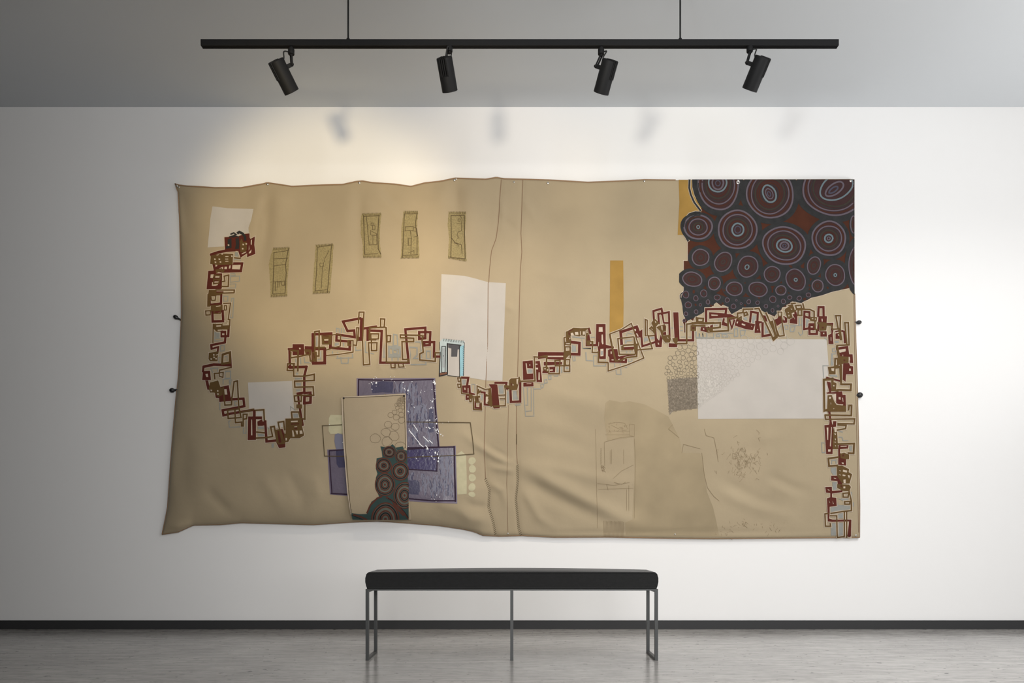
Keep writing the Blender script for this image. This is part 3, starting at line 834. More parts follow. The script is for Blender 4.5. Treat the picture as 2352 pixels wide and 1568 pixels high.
B(24,610,1060,615,1130,685,1130,685,1060); B(24,745,1060,755,1120,845,1115,830,1070)
g(22,660,530,720,540,735,730,650,735); g(36,575,750,770,760,770,930,580,930); g(28,640,800,730,820,720,880,650,880); G(20,630,940,630,1000); G(20,740,1000,740,940); gf(580,740,770,760,770,800,580,790)
gf(580,880,770,890,770,940,580,930)
G(24,940,1070,960,900,940,760,1080,770,1080,900,1020,960,1160,960,1150,670,950,660); G(22,970,1075,1240,1070,1240,1000); g(22,1250,830,1320,830,1320,980,1250,960); g(18,470,940,490,700,500,940); G(20,150,660,150,850,300,880)
# dip below the white door sheet
sec(1000, 840, 9.8)
R(50,590,265,740,270,715,440); rf(600,440,790,430,800,620,610,600); wr(650,490,675,490,680,540,655,540); wr(728,500,745,500,745,600,728,600)
R(40,770,610,880,640); rf(680,650,770,640,760,760,680,770); wr(722,680,745,680,745,715,722,715)
b(28,505,270,575,270,560,345,515,350); b(28,505,410,575,415,560,480,515,490); B(28,570,270,590,620,770,640,830,660); bf(760,650,840,650,820,820,760,815); wb(785,745,800,745,795,780,785,780)
B(34,850,680,860,980,1040,990,1030,830); R(40,900,800,900,940,1010,950,1010,850)
bf(870,680,1010,670,1010,830,900,830); wb(975,720,998,715,998,800,982,800); BRN.fill(2,O_W,930,700,952,700,952,780,932,780)
B(28,940,680,940,450,1120,530,1240,515); bf(960,510,1040,540,1030,590,950,640); dots(1000,540)
R(45,1030,590,1110,600,1110,870,1240,880)
bf(1190,520,1250,480,1290,900,1260,930,1190,870,1170,830,1200,760,1130,690,1130,640,1190,620)
wb(1165,620,1195,640,1180,660); wb(1140,690,1190,690,1170,830,1130,830)
rf(1195,415,1340,410,1395,420,1450,950,1310,960,1280,880,1260,500); R(50,1340,380,1600,380,1590,450)
bf(1300,890,1450,885,1455,925,1305,935); B(28,1560,440,1580,600,1575,895,1450,900); B(28,1430,660,1560,655); B(28,1450,740,1570,740)
gf(1415,440,1525,440,1535,635,1445,635); gf(1595,570,1655,570,1655,840,1595,840); gf(1745,565,1820,560,1865,760,1745,760); g(16,820,410,890,415,890,600,810,590); gf(595,315,680,310,680,420,605,420); gf(990,640,1075,650,1050,790,1015,720)
R(55,1690,550,1700,810,1910,800,1910,380)
bf(1660,320,1700,280,1890,270,1890,330,1840,540,1700,550,1560,480,1570,430,1660,440); wb(1735,405,1770,430,1740,445)
BRN.fill(2,O_W,1590,490,1650,500,1640,530,1590,530); BRN.fill(2,O_W,1700,390,1725,390,1725,440,1705,445); wb(1825,300,1870,290,1850,420,1830,400)
B(28,1890,270,1910,350,2230,340)
G(16,1980,480,2030,1130,2220,1130,2210,510,2352,520); G(16,2070,480,2080,880,2030,880); G(16,2160,480,2160,1010,2030,1020); G(30,1800,880,1910,870)
# the climb right of the seam
sec(1190, 730, 9.2235)
rf(95,915,310,895,330,1300,105,1310); wr(160,960,182,960,192,1065,310,1070,310,1175,190,1180); wr(240,980,260,985,255,1020,240,1005); wr(170,1312,280,1308,280,1322,170,1328)
rf(110,1370,325,1360,330,1450,110,1455); wr(180,1388,280,1382,280,1395,180,1400)
rf(365,915,460,905,490,1120,510,1360,390,1355,380,1130); wr(365,970,410,970,410,990,365,990); wr(375,1055,420,1055,425,1090,380,1090); wr(435,1150,455,1150,460,1310,430,1310)
B(30,345,825,345,1100,360,1330,30,1340,20,1250); B(28,330,820,430,830); bf(420,830,560,785,630,785,625,850,600,840); B(35,605,840,600,1050)
bf(530,1030,640,1030,670,1180,640,1150,530,1100); dots(570,1075,625,1100)
rf(425,720,970,725,970,890,800,880,630,870,600,850,420,870); wr(630,800,955,800,955,825,630,825)
rf(545,930,930,930,930,985,545,1010); rf(520,1110,640,1110,640,1170,510,1170); rf(660,1035,790,1030,785,1150,670,1150); wr(670,1095,735,1090,735,1115,670,1120)
b(30,780,900,890,900,880,1010,790,1010); B(30,880,1010,875,1180,640,1180)
bf(965,700,1110,700,1110,760,1020,850,1020,1000,960,990); B(30,1000,410,975,420,985,730); b(26,1000,520,1110,520,1110,570,1000,560); b(26,1000,610,1105,610,1105,700,1000,710)
B(28,1100,600,1105,850); b(28,1000,880,1095,880,1090,1000,1000,1000); b(28,975,1010,1095,1005,1095,1130,975,1130); B(28,960,1010,800,1010)
bf(1010,290,1060,270,1170,205,1330,215,1510,210,1430,270,1420,380,1330,370,1300,390,1180,370,1110,380,1130,480,1100,520,1010,500)
wb(1200,300,1270,295,1280,360,1210,360); wb(1310,280,1325,280,1325,360,1310,360); wb(1370,285,1415,285,1415,350,1370,355); wb(1115,320,1160,310,1190,370,1120,375); wb(990,430,1010,420,1010,500,995,500); wb(1090,420,1110,415,1105,450,1085,450)
BRN.fill(2,O_W,1065,270,1160,230,1160,255,1070,290); BRN.fill(2,O_W,1060,300,1105,310,1100,370,1070,360); BRN.fill(2,O_W,1060,425,1080,425,1080,448,1060,448)
rf(1440,220,1515,200,1555,330,1510,350,1490,260); rf(1430,380,1510,350,1560,590,1430,600); bf(1440,270,1490,260,1500,350,1470,360,1460,480,1520,470,1530,580,1450,580,1430,400); dots(1460,298)
R(60,1120,510,1300,530,1295,770,1110,765)
gf(1140,570,1225,590,1230,715,1135,715); G(20,1150,400,1420,430); G(16,1350,450,1370,640,1560,650); G(16,1440,730,1450,900,1560,900); G(18,1150,810,1170,910,1210,900,1200,810)
G(18,330,1500,480,1500); g(16,480,1410,550,1390,530,1470,490,1480); g(16,560,1310,610,1300,620,1370,560,1380); g(16,640,1230,700,1220,700,1290,650,1300); G(16,760,1230,840,1230,840,1190)
GRY.fill(3, O_R+0.0007, 195,1085,305,1085,305,1165,200,1170); gf(815,1055,855,1045,855,1150,815,1150); gf(895,1045,935,1040,935,1160,895,1160)
GRY.fill(3, O_G, 995,1045,1070,1045,1070,1075,995,1080)
sec(1340, 720, 9.2235)
rf(270,220,470,220,475,660,620,690,650,700,640,740,480,740,475,960,340,960,300,690,50,690,50,650,260,640)
wr(330,285,405,285,410,385,325,385); wr(385,445,410,440,425,640,400,650,385,600); wr(360,750,425,745,425,900,360,905); wr(320,600,330,600,325,690,315,690)
GRY.fill(3, O_R+0.0007, 375,790,415,790,410,870,370,880)
B(28,200,590,185,820,300,820); B(36,320,800,315,1030,520,1035); bf(130,580,210,580,200,650,140,640); dots(155,622)
rf(520,770,560,750,720,750,740,900,930,960,920,1050,780,1040,740,1040,550,1035,545,920,520,900)
wr(575,800,600,800,600,855,580,855); wr(595,970,640,970,640,990,600,990); wr(735,960,775,955,760,980,740,980); wr(820,985,880,970,870,1000); wr(738,860,760,895,728,890)
B(40,560,440,610,720,680,1000,740,1000)
B(26,550,435,800,340,1015,205,1060,330,1130,550,1280,940,920,1090,525,1215,525,1040)
B(30,1060,490,730,530,760,860,1100,860); B(35,850,670,1140,650,1130,905,920,930,770,1000); bf(800,680,850,665,860,760,1060,750,1060,780,800,780); bf(1060,490,1080,480,1120,640,1150,700,1130,860,1090,860,1070,740)
R(60,810,650,790,390,1130,280,1170,390); R(50,850,735,1060,725); rf(780,900,1100,850,1100,880,900,910,760,970)
rf(1100,290,1145,260,1190,370,1250,330,1250,500,1130,510,1070,420); wr(1090,320,1115,330,1115,370,1095,370); wr(1115,420,1140,420,1170,480,1150,490)
R(45,1230,490,1250,690,1530,600)
B(30,1130,770,1460,740,1370,460); bf(1295,100,1365,130,1365,470,1300,480); wb(1328,145,1340,150,1345,460,1332,460); B(28,1370,475,1500,460)
G(18,0,740,270,740); G(18,150,500,240,500); G(18,50,820,60,990,210,1000); g(18,215,890,470,890,470,1105,220,1105); G(18,920,430,920,520); G(16,940,410,1030,430); gf(880,560,1030,550,1030,580,920,590,910,640,880,640)
g(16,690,1140,790,1140,800,1285,700,1285); G(18,660,1040,670,1140); G(18,780,1040,790,1130); G(18,950,970,960,1010,1030,1010,1030,940); G(20,920,790,920,850); G(20,990,790,990,850); G(16,880,1130,920,1140); gf(1290,520,1370,500,1380,560,1290,600)
sec(1470, 690, 12.06)
R(60,385,520,370,290,595,225,620,330); R(55,525,640,505,370,640,350,800,320,820,1000); rf(560,360,640,340,680,620,640,640,600,420); R(50,670,620,790,620)
rf(400,930,450,760,470,1040,530,1110,570,940,620,1060,600,1290,430,1290,410,1150); wr(490,1170,520,1170,530,1220,505,1220)
rf(920,325,1065,325,1095,1060,1070,1130,960,1130); R(65,1060,1100,1470,1100,1470,850); rf(795,1180,1040,1190,1030,1290,795,1290); rf(640,880,720,860,730,950,650,960)
bf(310,620,400,490,540,620,450,720,420,960,350,860,240,770,320,700,370,740); wb(415,560,450,590,440,630,420,600); wb(310,770,350,800,340,820)
bf(520,700,690,650,730,720,720,850,640,870,650,970,820,940,860,1060,830,1160,700,1170,620,1060,560,850,450,740); wb(590,700,620,700,625,830,600,800); wb(750,990,790,1050,770,1050)
BRN.fill(2,O_W,650,700,690,690,690,820,660,800)
bf(890,1045,1040,1020,1050,1130,1000,1210,930,1150); B(45,1000,1195,1295,1190,1295,650,1720,620); B(40,1310,650,1560,600)
bf(1395,680,1560,670,1555,840,1395,840); BRN.fill(2,O_W,1450,730,1510,730,1510,790,1450,790)
b(40,1600,490,1750,490,1740,590,1600,600); B(40,1540,700,1800,690); B(40,1720,620,2050,610)
gf(110,1030,390,1010,395,1060,220,1080,120,1160); G(25,860,760,930,760); G(25,1110,720,1180,720); G(25,1120,830,1180,830); G(20,1140,1010,1270,1010); G(20,1340,1010,1420,1010)
G(20,1540,870,1560,1040,2050,1040); G(25,1640,900,1640,1000); G(25,1740,900,1740,1000); G(25,1850,880,1850,1040)
# along the dark ringed cloth
sec(1590, 680, 11.76)
R(65,375,700,375,350,920,340,900,480); rf(455,430,850,460,940,470,960,570,460,610); wr(510,495,690,505,690,525,520,525)
rf(830,590,880,600,870,700,960,740,950,820,790,780); rf(1030,480,1170,550,1200,600,1050,640,940,590,900,480); R(55,1000,620,1070,860,1140,640)
rf(1190,620,1270,590,1400,680,1700,760,1640,920,1450,890,1140,790); wr(1200,690,1240,680,1230,735,1200,730); wr(1340,730,1440,770,1420,800,1335,770); wr(1590,800,1620,820,1600,825)
R(60,1560,700,1590,420,1770,450,1760,690); rf(1700,660,1900,680,1870,720,1810,740,1850,990,1680,990,1700,790); wr(1750,880,1780,900,1770,930)
R(65,1900,720,1900,1080,2120,1040); rf(1890,510,1980,520,2040,690,1980,680,1920,620)
rf(230,830,400,830,560,760,560,830,400,980,220,930); wr(290,860,330,880,320,910,295,905); wr(400,770,480,790,480,840,430,810); wr(430,920,470,950,450,960)
B(45,110,570,130,700); b(45,130,590,300,600,290,690,140,690); B(50,0,720,300,740,760,720,750,840,480,870); B(50,0,790,350,800)
B(50,400,860,430,960,980,930,960,600,1190,570,1310,650); bf(390,860,560,850,560,980,390,980); wb(430,920,470,950,450,960)
B(45,1230,560,1220,460,1370,440,1380,350,1640,345); b(45,1400,450,1470,430,1500,500,1410,530); B(45,1690,340,1800,330,1880,500,2200,1180,2280,1110,1990,450)
B(45,2100,700,2290,1120); B(40,1250,600,1320,560,1320,650)
g(24,720,600,800,600,790,700,720,700); gf(570,760,610,760,600,830,570,830); gf(640,760,680,760,680,830,640,830); G(25,110,960,110,1120,400,1120,400,1000); G(22,200,1020,210,1100); G(22,280,1010,300,1100)
G(22,580,1000,580,1120,400,1130); g(25,650,1030,720,1020,740,1090,660,1090); g(25,810,1020,930,1030,960,1100,810,1100); G(25,700,1000,1100,1000); g(25,1140,880,1230,870,1230,1080,1140,1090); g(22,1300,920,1440,920,1410,1050,1310,1070)
gf(1380,560,1490,580,1480,650,1400,630); gf(1630,520,1715,520,1690,730,1610,715); gf(1960,780,2060,1000,1965,1015)
sec(1770, 680, 11.2)
rf(100,600,180,570,190,520,290,530,300,680,160,770); rf(330,500,430,560,430,680,330,690,310,640); wr(325,545,355,545,365,620,335,620)
rf(490,600,560,560,600,540,540,420,660,390,690,510,690,720,490,690); wr(550,420,610,420,610,460,550,460); wr(608,540,620,560,615,600)
R(55,860,860,870,400,1000,410,1000,560,880,520); R(55,850,850,980,830,1010,720,1130,720); rf(970,700,1130,690,1130,880,980,870); wr(1030,775,1090,775,1080,810,1030,800); R(60,1000,870,1000,970,1190,970,1190,880)
R(60,1225,520,1235,280,1360,280,1365,500); rf(1230,510,1450,515,1440,690,1220,660); wr(1310,580,1335,580,1340,650,1315,650)
rf(1210,700,1250,700,1250,900,1440,900,1450,1040,1280,1040,1280,930,1190,880); wr(1350,940,1385,940,1380,980,1350,970)
R(45,1450,710,1590,705,1570,870); rf(1560,860,1620,880,1600,960,1620,1230,1490,1230,1480,1000,1560,960); wr(1545,1050,1560,1060,1560,1160,1545,1140)
rf(1640,900,1760,870,1800,900,1680,930); rf(1670,960,1790,930,1790,1100,1670,1100); wr(1730,970,1770,990,1760,1020,1735,1010); R(50,1830,890,1890,910,1910,1200); rf(1900,1100,1960,1150,1980,1210,1910,1210)
b(30,190,405,290,410,285,510,205,515); B(35,280,500,300,680,350,1010,220,1030,170,900)
bf(0,640,60,620,170,1080,50,1130,20,1060,100,1030); bf(60,540,120,640,210,1020,170,1060)
bf(380,320,500,250,560,240,620,350,680,340,650,390,540,440,570,550,480,590,430,570,360,360); wb(510,320,560,330,540,350); wb(430,400,470,420,460,440); wb(455,480,485,480,470,540)
b(35,645,240,780,230,800,310,665,320); B(40,530,190,640,180); B(40,830,190,860,320,660,340); B(35,460,240,560,230,600,330); b(40,710,355,800,350,805,495,705,490)
B(40,820,335,1010,340,1120,390,1120,610,1030,610,1030,540); b(35,1040,545,1180,555,1170,635,1050,620)
bf(1200,660,1440,680,1450,740,1430,880,1260,890,1240,720,1200,720); BRN.fill(2,O_W,1315,785,1370,785,1370,830,1322,830)
B(40,1140,640,1150,850,1210,860); B(40,1450,740,1560,750,1600,850,1760,840); B(40,1740,840,1680,500,1800,500,1790,830,1820,1120); bf(1740,860,1800,840,1850,1120,1780,1130)
B(40,1960,1230,1910,680,2000,680,2020,1250,1700,1265)
g(22,360,750,450,740,450,850,370,850); g(22,510,800,640,770,600,910,510,910); G(22,500,750,760,740,900,720); G(20,720,930,770,1010,830,960,800,560); G(30,740,560,740,760); gf(910,580,990,600,945,780,910,780)
g(20,190,850,290,750,320,990,220,1000); gf(1650,1155,1750,1150,1755,1200,1650,1205); G(20,1390,1060,1440,1120)
# right arm
sec(1870, 780, 8.708)
rf(490,150,680,120,700,290,770,290,780,465,710,460,710,340,600,340,490,350,430,170); wr(490,200,630,180,630,230,510,260); wr(565,300,580,300,575,340); wr(695,350,715,350,720,410,700,410)
bf(430,130,480,130,520,330,690,340,690,460,580,470,570,490,490,500,470,330); BRN.fill(2,O_W,585,395,625,395,625,430,590,430)
rf(580,470,700,465,720,520,780,530,780,690,640,690,630,840,570,800); wr(700,575,730,575,735,620,700,620)
B(40,530,490,540,890,740,890,730,1010,470,1000); b(35,420,375,470,375,475,515,415,530)
bf(275,540,400,530,500,520,560,500,560,890,520,880,500,570,430,580,430,690,300,690); wb(340,570,400,570,395,630,350,620)
g(18,370,180,430,170,430,240,370,240); G(35,360,280,350,510); G(20,350,285,430,280); G(16,290,520,175,520,190,790); gf(310,705,450,695,475,745,310,730); gf(370,440,400,440,400,510,370,510)
R(40,250,760,510,820); rf(250,830,330,850,340,1050,560,1030,570,1100,630,1100,640,1400,590,1320,440,1270,440,1080,260,1080,240,1060,300,1040)
wr(490,1145,530,1145,530,1200,490,1190); wr(560,1160,575,1160,585,1240,575,1240); wr(480,1290,580,1290,570,1320,490,1310); wr(370,1100,430,1090,430,1220,400,1220)
B(45,190,800,370,790,360,1000,480,1020); B(40,195,800,205,1420,260,1400); bf(340,820,450,870,440,980,480,1030,340,1030); dots(392,918)
bf(270,1110,350,1100,400,1230,450,1300,640,1320,640,1440,330,1440,210,1430,260,1380); wb(300,1140,340,1140,330,1180,300,1180); wb(330,1240,340,1290,330,1290); wb(380,1370,410,1380,390,1388)
B(35,690,1400,700,1310,750,1310,745,1515,220,1505)
sec(1870, 930, 8.708)
B(30,220,200,230,285,810,275,800,375,480,370,480,400,640,405,630,470,460,500); R(45,300,110,320,260,340,400)
rf(205,400,300,390,310,300,340,310,370,400,380,320,445,320,440,430,380,440,370,980,240,980)
wr(250,450,285,450,280,700,265,690); wr(340,440,355,440,335,830,315,820); wr(280,885,330,885,325,930,280,930)
bf(390,450,460,480,480,880,370,880,370,560); wb(395,570,440,570,430,600); wb(410,670,435,670,430,710); wb(385,735,440,735,435,750); wb(415,800,440,810,430,830); wb(400,450,455,450,450,540,410,540)
B(38,470,780,800,770,790,965,680,960); rf(490,800,690,800,680,870,520,880,520,960,640,1000,640,1210,540,1200,480,1190,480,880); wr(525,820,655,815,650,830,530,835); wr(550,1145,590,1150,590,1180,560,1175)
bf(520,970,600,950,700,990,700,1080,620,1080,530,1060); BRN.fill(2,O_W,560,990,600,985,600,1020,565,1030)
B(38,490,1040,285,1065,300,1220,470,1205); bf(450,1210,560,1210,700,1280,690,1340,760,1380,710,1568,560,1568,460,1420)
wb(580,1290,660,1310,655,1350,575,1330); wb(570,1385,630,1400,620,1420,570,1415); wb(670,1400,715,1410,700,1470); wb(500,1300,530,1310,520,1330); wb(490,1385,530,1390,525,1410); wb(585,1490,630,1485,630,1560,590,1560)
rf(340,1410,460,1410,470,1230,500,1400,530,1568,480,1568,470,1520,335,1510); wr(390,1450,440,1465,440,1475,400,1470)
g(16,150,750,230,760,220,950,160,950); g(20,350,1110,440,1100,440,1190,350,1190); gf(335,1255,440,1250,440,1400,385,1400,335,1330); G(20,490,520,570,540); G(18,490,640,560,640,580,710,680,710); gf(705,815,755,815,745,915,715,925)
sec(1870, 1080, 9.225)
bf(490,290,740,300,780,350,750,440,600,430,490,370); wb(620,340,660,340,660,380,620,380); BRN.fill(2,O_W,560,310,595,310,590,360,560,350)
rf(235,350,375,345,380,430,600,420,600,460,380,490,380,570,470,580,480,750,330,770,330,900,320,1020,390,1040,790,1040,780,1430,700,1420,740,1080,380,1090,290,1080,270,590,340,570,340,480,250,470)
wr(280,395,320,410,330,430,300,420); wr(310,630,340,690,325,680); wr(390,640,415,710,400,710); rf(490,200,580,150,600,300,500,290)
B(30,740,440,750,480,790,650,790,850,600,870,350,910); b(30,610,485,730,475,720,565,615,565); b(30,645,660,760,655,755,715,650,715); B(30,300,910,230,920,240,1180,350,1180,340,1120)
B(28,340,960,480,960,490,1420); B(28,640,870,640,1400,490,1420); B(28,690,860,690,1420)
gf(345,790,480,755,520,640,505,730,765,745,765,825,350,885); gf(505,930,615,895,615,1015,505,1015); gf(505,1110,635,1110,635,1385,505,1385); gf(355,1115,465,1115,460,1380,355,1380); gf(385,250,480,240,475,420,395,410); G(25,790,460,800,640); G(25,830,680,830,760); gf(495,595,725,595,725,640,605,640)
# the small dark seated figure's hair strokes and blocks at the chain's start
RED.at(440, 500, 7.84)
for c in ((650,390,720,360,720,540,620,560,615,520,650,500), (790,370,850,360,860,470,850,560,780,560,800,480)): RED.fill(2, O_B, *c)
for w_, c in ((45,(830,275,860,255,920,285,960,340,965,400)), (25,(705,295,760,270,800,300,740,330,680,345)), (22,(740,350,800,330,850,345))): RED.stroke(2, O_K, w_, False, *c)

RED.build('red_chain', [M_RED, M_PALE, M_INK, M_GRY], TEXT, 'winding chain of thick dark red rectangle outlines over pale grey ones')
M_DRED = cm('dark_red_brown_paint', 0.080, 0.022, 0.010)
BRN.build('brown_chain', [M_BRN, M_PALE, M_DRED], TEXT, 'winding chain of thin bronze brown rectangle outlines')

# ------------------------------------------------------------------ white painted sheets
O_WH = 0.0010
def sheet(label, ox, oy, s, *c):
    L_ = Layer().at(ox, oy, s); L_.fill(0, O_WH, *c)
    return L_.build('white_sheet', [M_WHT], TEXT, label)
sheet('white square under the top end of the chain', 350, 390, 3.92, 540,328, 680,345, 910,352, 890,450, 865,520, 870,590, 640,690, 497,698, 515,520, 522,440)
sheet('white square in the loop at the lower left', 440, 840, 7.84, 1015,300, 1810,270, 1825,560, 1850,800, 1780,960, 1650,1100, 1400,1140, 1300,1000, 1040,800)
sheet('tall white sheet with the painted door', 980, 600, 4.354, 148,127, 380,145, 480,170, 615,208, 792,218, 757,1195, 595,1190, 440,1165, 370,1150, 210,1142, 130,1145, 133,800)
sheet('wide white sheet at the right', 1500, 740, 3.0755, 308,118, 1225,120, 1240,300, 1225,680, 318,682)

# painted door at the foot of the tall sheet
DOOR = Layer().at(980, 600, 4.354); o1, o2, o3 = 0.0015, 0.0021, 0.0027
DOOR.fill(0, o1, 160,775, 380,797, 375,850, 345,845, 210,825, 205,870, 130,900, 130,805)
DOOR.fill(1, o1, 332,850, 376,835, 368,1150, 330,1150)
DOOR.fill(0, o1, 130,860, 205,850, 205,1130, 128,1145)
DOOR.fill(2, o2, 215,825, 340,840, 328,878, 310,880, 305,952, 245,952, 247,870, 215,862)
DOOR.fill(3, o2, 128,1115, 205,1105, 205,1130, 125,1148)
DOOR.fill(4, o2, 160,870, 185,865, 183,1060, 158,1062)
for w_, c in ((12,(207,820,207,1130)), (10,(204,1130,126,1147,136,905)), (7,(152,850,190,850,185,1108,150,1110,152,850)), (8,(210,822,345,838)), (7,(328,850,330,1150)), (5,(130,805,134,890)), (6,(210,1140,330,1155)), (5,(378,810,374,900,372,1000,368,1145))):
    DOOR.stroke(5, o3, w_, False, *c)
for i in range(13):
    x = 165 + i * 16.5; DOOR.stroke(5, o3, 4, False, x, 772 + i*1.6, x + 6, 797 + i*1.6)
for i in range(14):
    y = 850 + i * 21; DOOR.stroke(5, o3, 3.5, False, 363, y, 373, y + 12)
DOOR.fill(5, o3, 165,940, 172,940, 172,950, 165,950)
M_LBL = cm('pale_blue_paint', 0.40, 0.46, 0.45); M_CYA = cm('light_cyan_paint', 0.25, 0.43, 0.48); M_CHAR = cm('charcoal_paint', 0.075, 0.072, 0.075)
M_RUS = cm('rust_brown_paint', 0.17, 0.075, 0.045); M_GREYB = cm('cool_grey_paint', 0.32, 0.34, 0.34)
DOOR.build('painted_door', [M_LBL, M_CYA, M_CHAR, M_RUS, M_GREYB, M_INK], TEXT, 'small pale blue doorway drawing on the tall white sheet')

# ------------------------------------------------------------------ yellow strips
L_ = Layer().at(1540, 400, 4.1267); L_.fill(0, 0.0012, 78,52, 300,52, 290,400, 160,420, 120,575, 68,575, 85,270); L_.build('yellow_strip', [M_YEL], TEXT, 'ochre strip at the top beside the dark ringed cloth')
L_ = Layer(); L_.poly(0, 0.0012, [(1401.5,598),(1431.5,598),(1432.5,700),(1431.6,751),(1400,769),(1401,680)]); L_.build('yellow_strip', [M_YEL], TEXT, 'upright ochre strip standing on the chain')

# ------------------------------------------------------------------ khaki fringed patches
def khaki(label, outer, lines, ticks=15):
    random.seed(len(label)); L_ = Layer()
    n = len(outer); pts = []
    for i in range(n):
        a, bb = outer[i], outer[(i+1) % n]
        for k in range(8):
            u = k/8; pts.append((a[0]+(bb[0]-a[0])*u + random.uniform(-.6,.6), a[1]+(bb[1]-a[1])*u + random.uniform(-.6,.6)))
    L_.poly(0, 0.0016, pts)
    for w_, c in lines: L_.path(1, 0.0024, w_, False, [(x + random.uniform(-.25,.25), y) for x, y in c])
    ys = sorted(outer, key=lambda p: p[1]); t0, t1 = sorted(ys[:2]); b0, b1 = sorted(ys[-2:])
    for (p, q, d) in ((t0, t1, 1), (b0, b1, -1)):
        for k in range(ticks):
            u = (k + 0.5) / ticks; x = p[0]+(q[0]-p[0])*u; y = p[1]+(q[1]-p[1])*u
            L_.path(1, 0.0024, 0.8, False, [(x - .6, y - 1.5 * d), (x + random.uniform(-.5,1.2), y + 4.2 * d)])
    L_.build('khaki_patch', [M_KHA, M_THR], TEXT, label)
z1 = lambda *c: [(350 + c[i]/3.92, 390 + c[i+1]/3.92) for i in range(0, len(c), 2)]
z3 = lambda *c: [(750 + c[i]/3.823, 390 + c[i+1]/3.823) for i in range(0, len(c), 2)]
khaki('khaki stitched patch, lowest and furthest left', z1(1085,705,1237,698,1230,850,1215,1000,1215,1135,1065,1142,1060,1000,1047,850),
      [(1.3,z1(1095,745,1225,725)),(1.6,z1(1095,742,1090,900,1085,1115)),(1.7,z1(1225,710,1200,850,1205,930,1195,1110)),(1.3,z1(1085,1118,1195,1110)),(1.1,z1(1098,800,1222,795)),(1.1,z1(1098,865,1200,850)),
       (1.0,z1(1062,1010,1195,1000)),(1.6,z1(1106,1010,1105,1090)),(1.4,z1(1130,1000,1130,1060)),(1.0,z1(1145,1050,1140,1010,1155,1005)),(1.2,z1(1165,1005,1165,1038,1190,1038,1190,1005))])
khaki('khaki stitched patch with one curved line, second from the left', [(725,563),(766,560),(764,600),(758,672),(718,674),(721,620)],
      [(1.5,[(729,568),(727,620),(724,668)]),(1.2,[(729,568),(762,562)]),(1.6,[(762,562),(757,610),(752,672)]),(1.2,[(723,668),(753,665)]),(1.0,[(756,575),(747,592),(741,612),(739,640),(738,662)]),(0.9,[(735,604),(743,604),(743,612),(735,612),(735,604)])])
khaki('khaki stitched patch with a drawn open door, middle of the five', z3(310,385,482,380,470,500,468,640,482,768,320,768,318,650,300,560,300,450),
      [(1.8,z3(325,400,330,560,335,740)),(1.4,z3(330,410,465,400)),(1.8,z3(460,400,450,560,455,690)),(2.0,z3(452,690,478,740)),(1.4,z3(335,742,452,735)),(1.2,z3(350,412,375,660,442,655,440,560)),
       (1.0,z3(390,465,410,465,408,490,390,490,390,465)),(1.0,z3(405,485,425,488,425,525,402,525,405,485)),(1.1,z3(385,532,440,562,440,575,388,572,385,532)),(1.0,z3(408,572,405,652))])
khaki('khaki stitched patch with stacked drawn boxes, fourth from the left', z3(678,365,806,365,798,440,795,520,812,640,816,772,650,775,660,660,655,540),
      [(1.4,z3(680,387,800,385)),(1.8,z3(682,385,675,560,668,770)),(1.8,z3(795,385,780,470,795,580,795,745)),(1.4,z3(668,750,800,745)),(1.2,z3(690,500,760,495,762,532,690,535,690,500)),(1.3,z3(735,535,746,600,740,740)),
       (1.0,z3(715,600,745,600,742,665,716,665,715,600)),(0.9,z3(722,606,722,660)),(1.2,z3(765,500,792,515,800,580,765,590)),(1.0,z3(765,535,785,540)),(1.0,z3(715,730,768,708,768,735))])
khaki('khaki stitched patch nearest the seam, fifth from the left', z3(1072,370,1226,370,1222,480,1214,560,1226,680,1230,802,1066,772,1070,680,1078,600,1064,480),
      [(1.8,z3(1092,400,1095,580,1090,772)),(1.4,z3(1090,400,1210,398)),(2.0,z3(1210,398,1212,560,1218,780)),(1.6,z3(1090,770,1216,780)),(1.6,z3(1095,595,1130,640,1185,658,1190,735)),(1.1,z3(1170,395,1190,430,1184,535,1155,545,1145,575,1160,590,1150,605)),
       (1.0,z3(1155,430,1175,430,1172,452,1155,450,1155,430)),(1.0,z3(1142,470,1184,474)),(1.1,z3(1120,640,1150,650,1160,670))])

# ------------------------------------------------------------------ dark cloth with painted rings
D = Layer(limits=(1540 + 82/4.1267, 1540 + 1745/4.1267, 400 + 49/4.1267, 2000)).at(1540, 400, 4.1267)
q1, q2, q3, q4, q5, q6 = 0.0010, 0.0014, 0.0018, 0.0022, 0.0026, 0.0030
EDGE = (285,48, 278,180, 275,330, 272,395, 220,400, 165,440, 155,500, 165,600, 163,640, 163,820, 125,820, 125,925, 100,950, 95,1000, 125,1035, 125,1105, 98,1130, 97,1180, 120,1192, 113,1250, 130,1300, 122,1330, 140,1365,
    112,1385, 122,1412, 130,1430, 130,1500, 142,1500, 145,1430, 160,1392, 185,1372, 215,1390, 225,1360, 260,1340, 270,1320, 300,1320, 310,1272, 340,1255, 385,1265, 395,1250, 410,1250, 415,1222, 435,1214, 480,1250,
    500,1236, 540,1256, 550,1282, 580,1330, 600,1305, 630,1300, 660,1280, 690,1272, 700,1256, 740,1264, 790,1258, 830,1260, 860,1292, 890,1295, 920,1320, 990,1350, 1010,1302, 1050,1290, 1060,1262, 1100,1256, 1100,1238,
    1145,1222, 1150,1206, 1190,1210, 1240,1222, 1270,1200, 1300,1192, 1330,1172, 1400,1156, 1440,1146, 1520,1118, 1590,1100, 1720,1075, 1748,1098, 1745,900, 1742,600, 1737,48)
D.fill(0, q1, *EDGE)
D.path(6, q1 - 0.0003, 2.6, True, D.pt(EDGE))
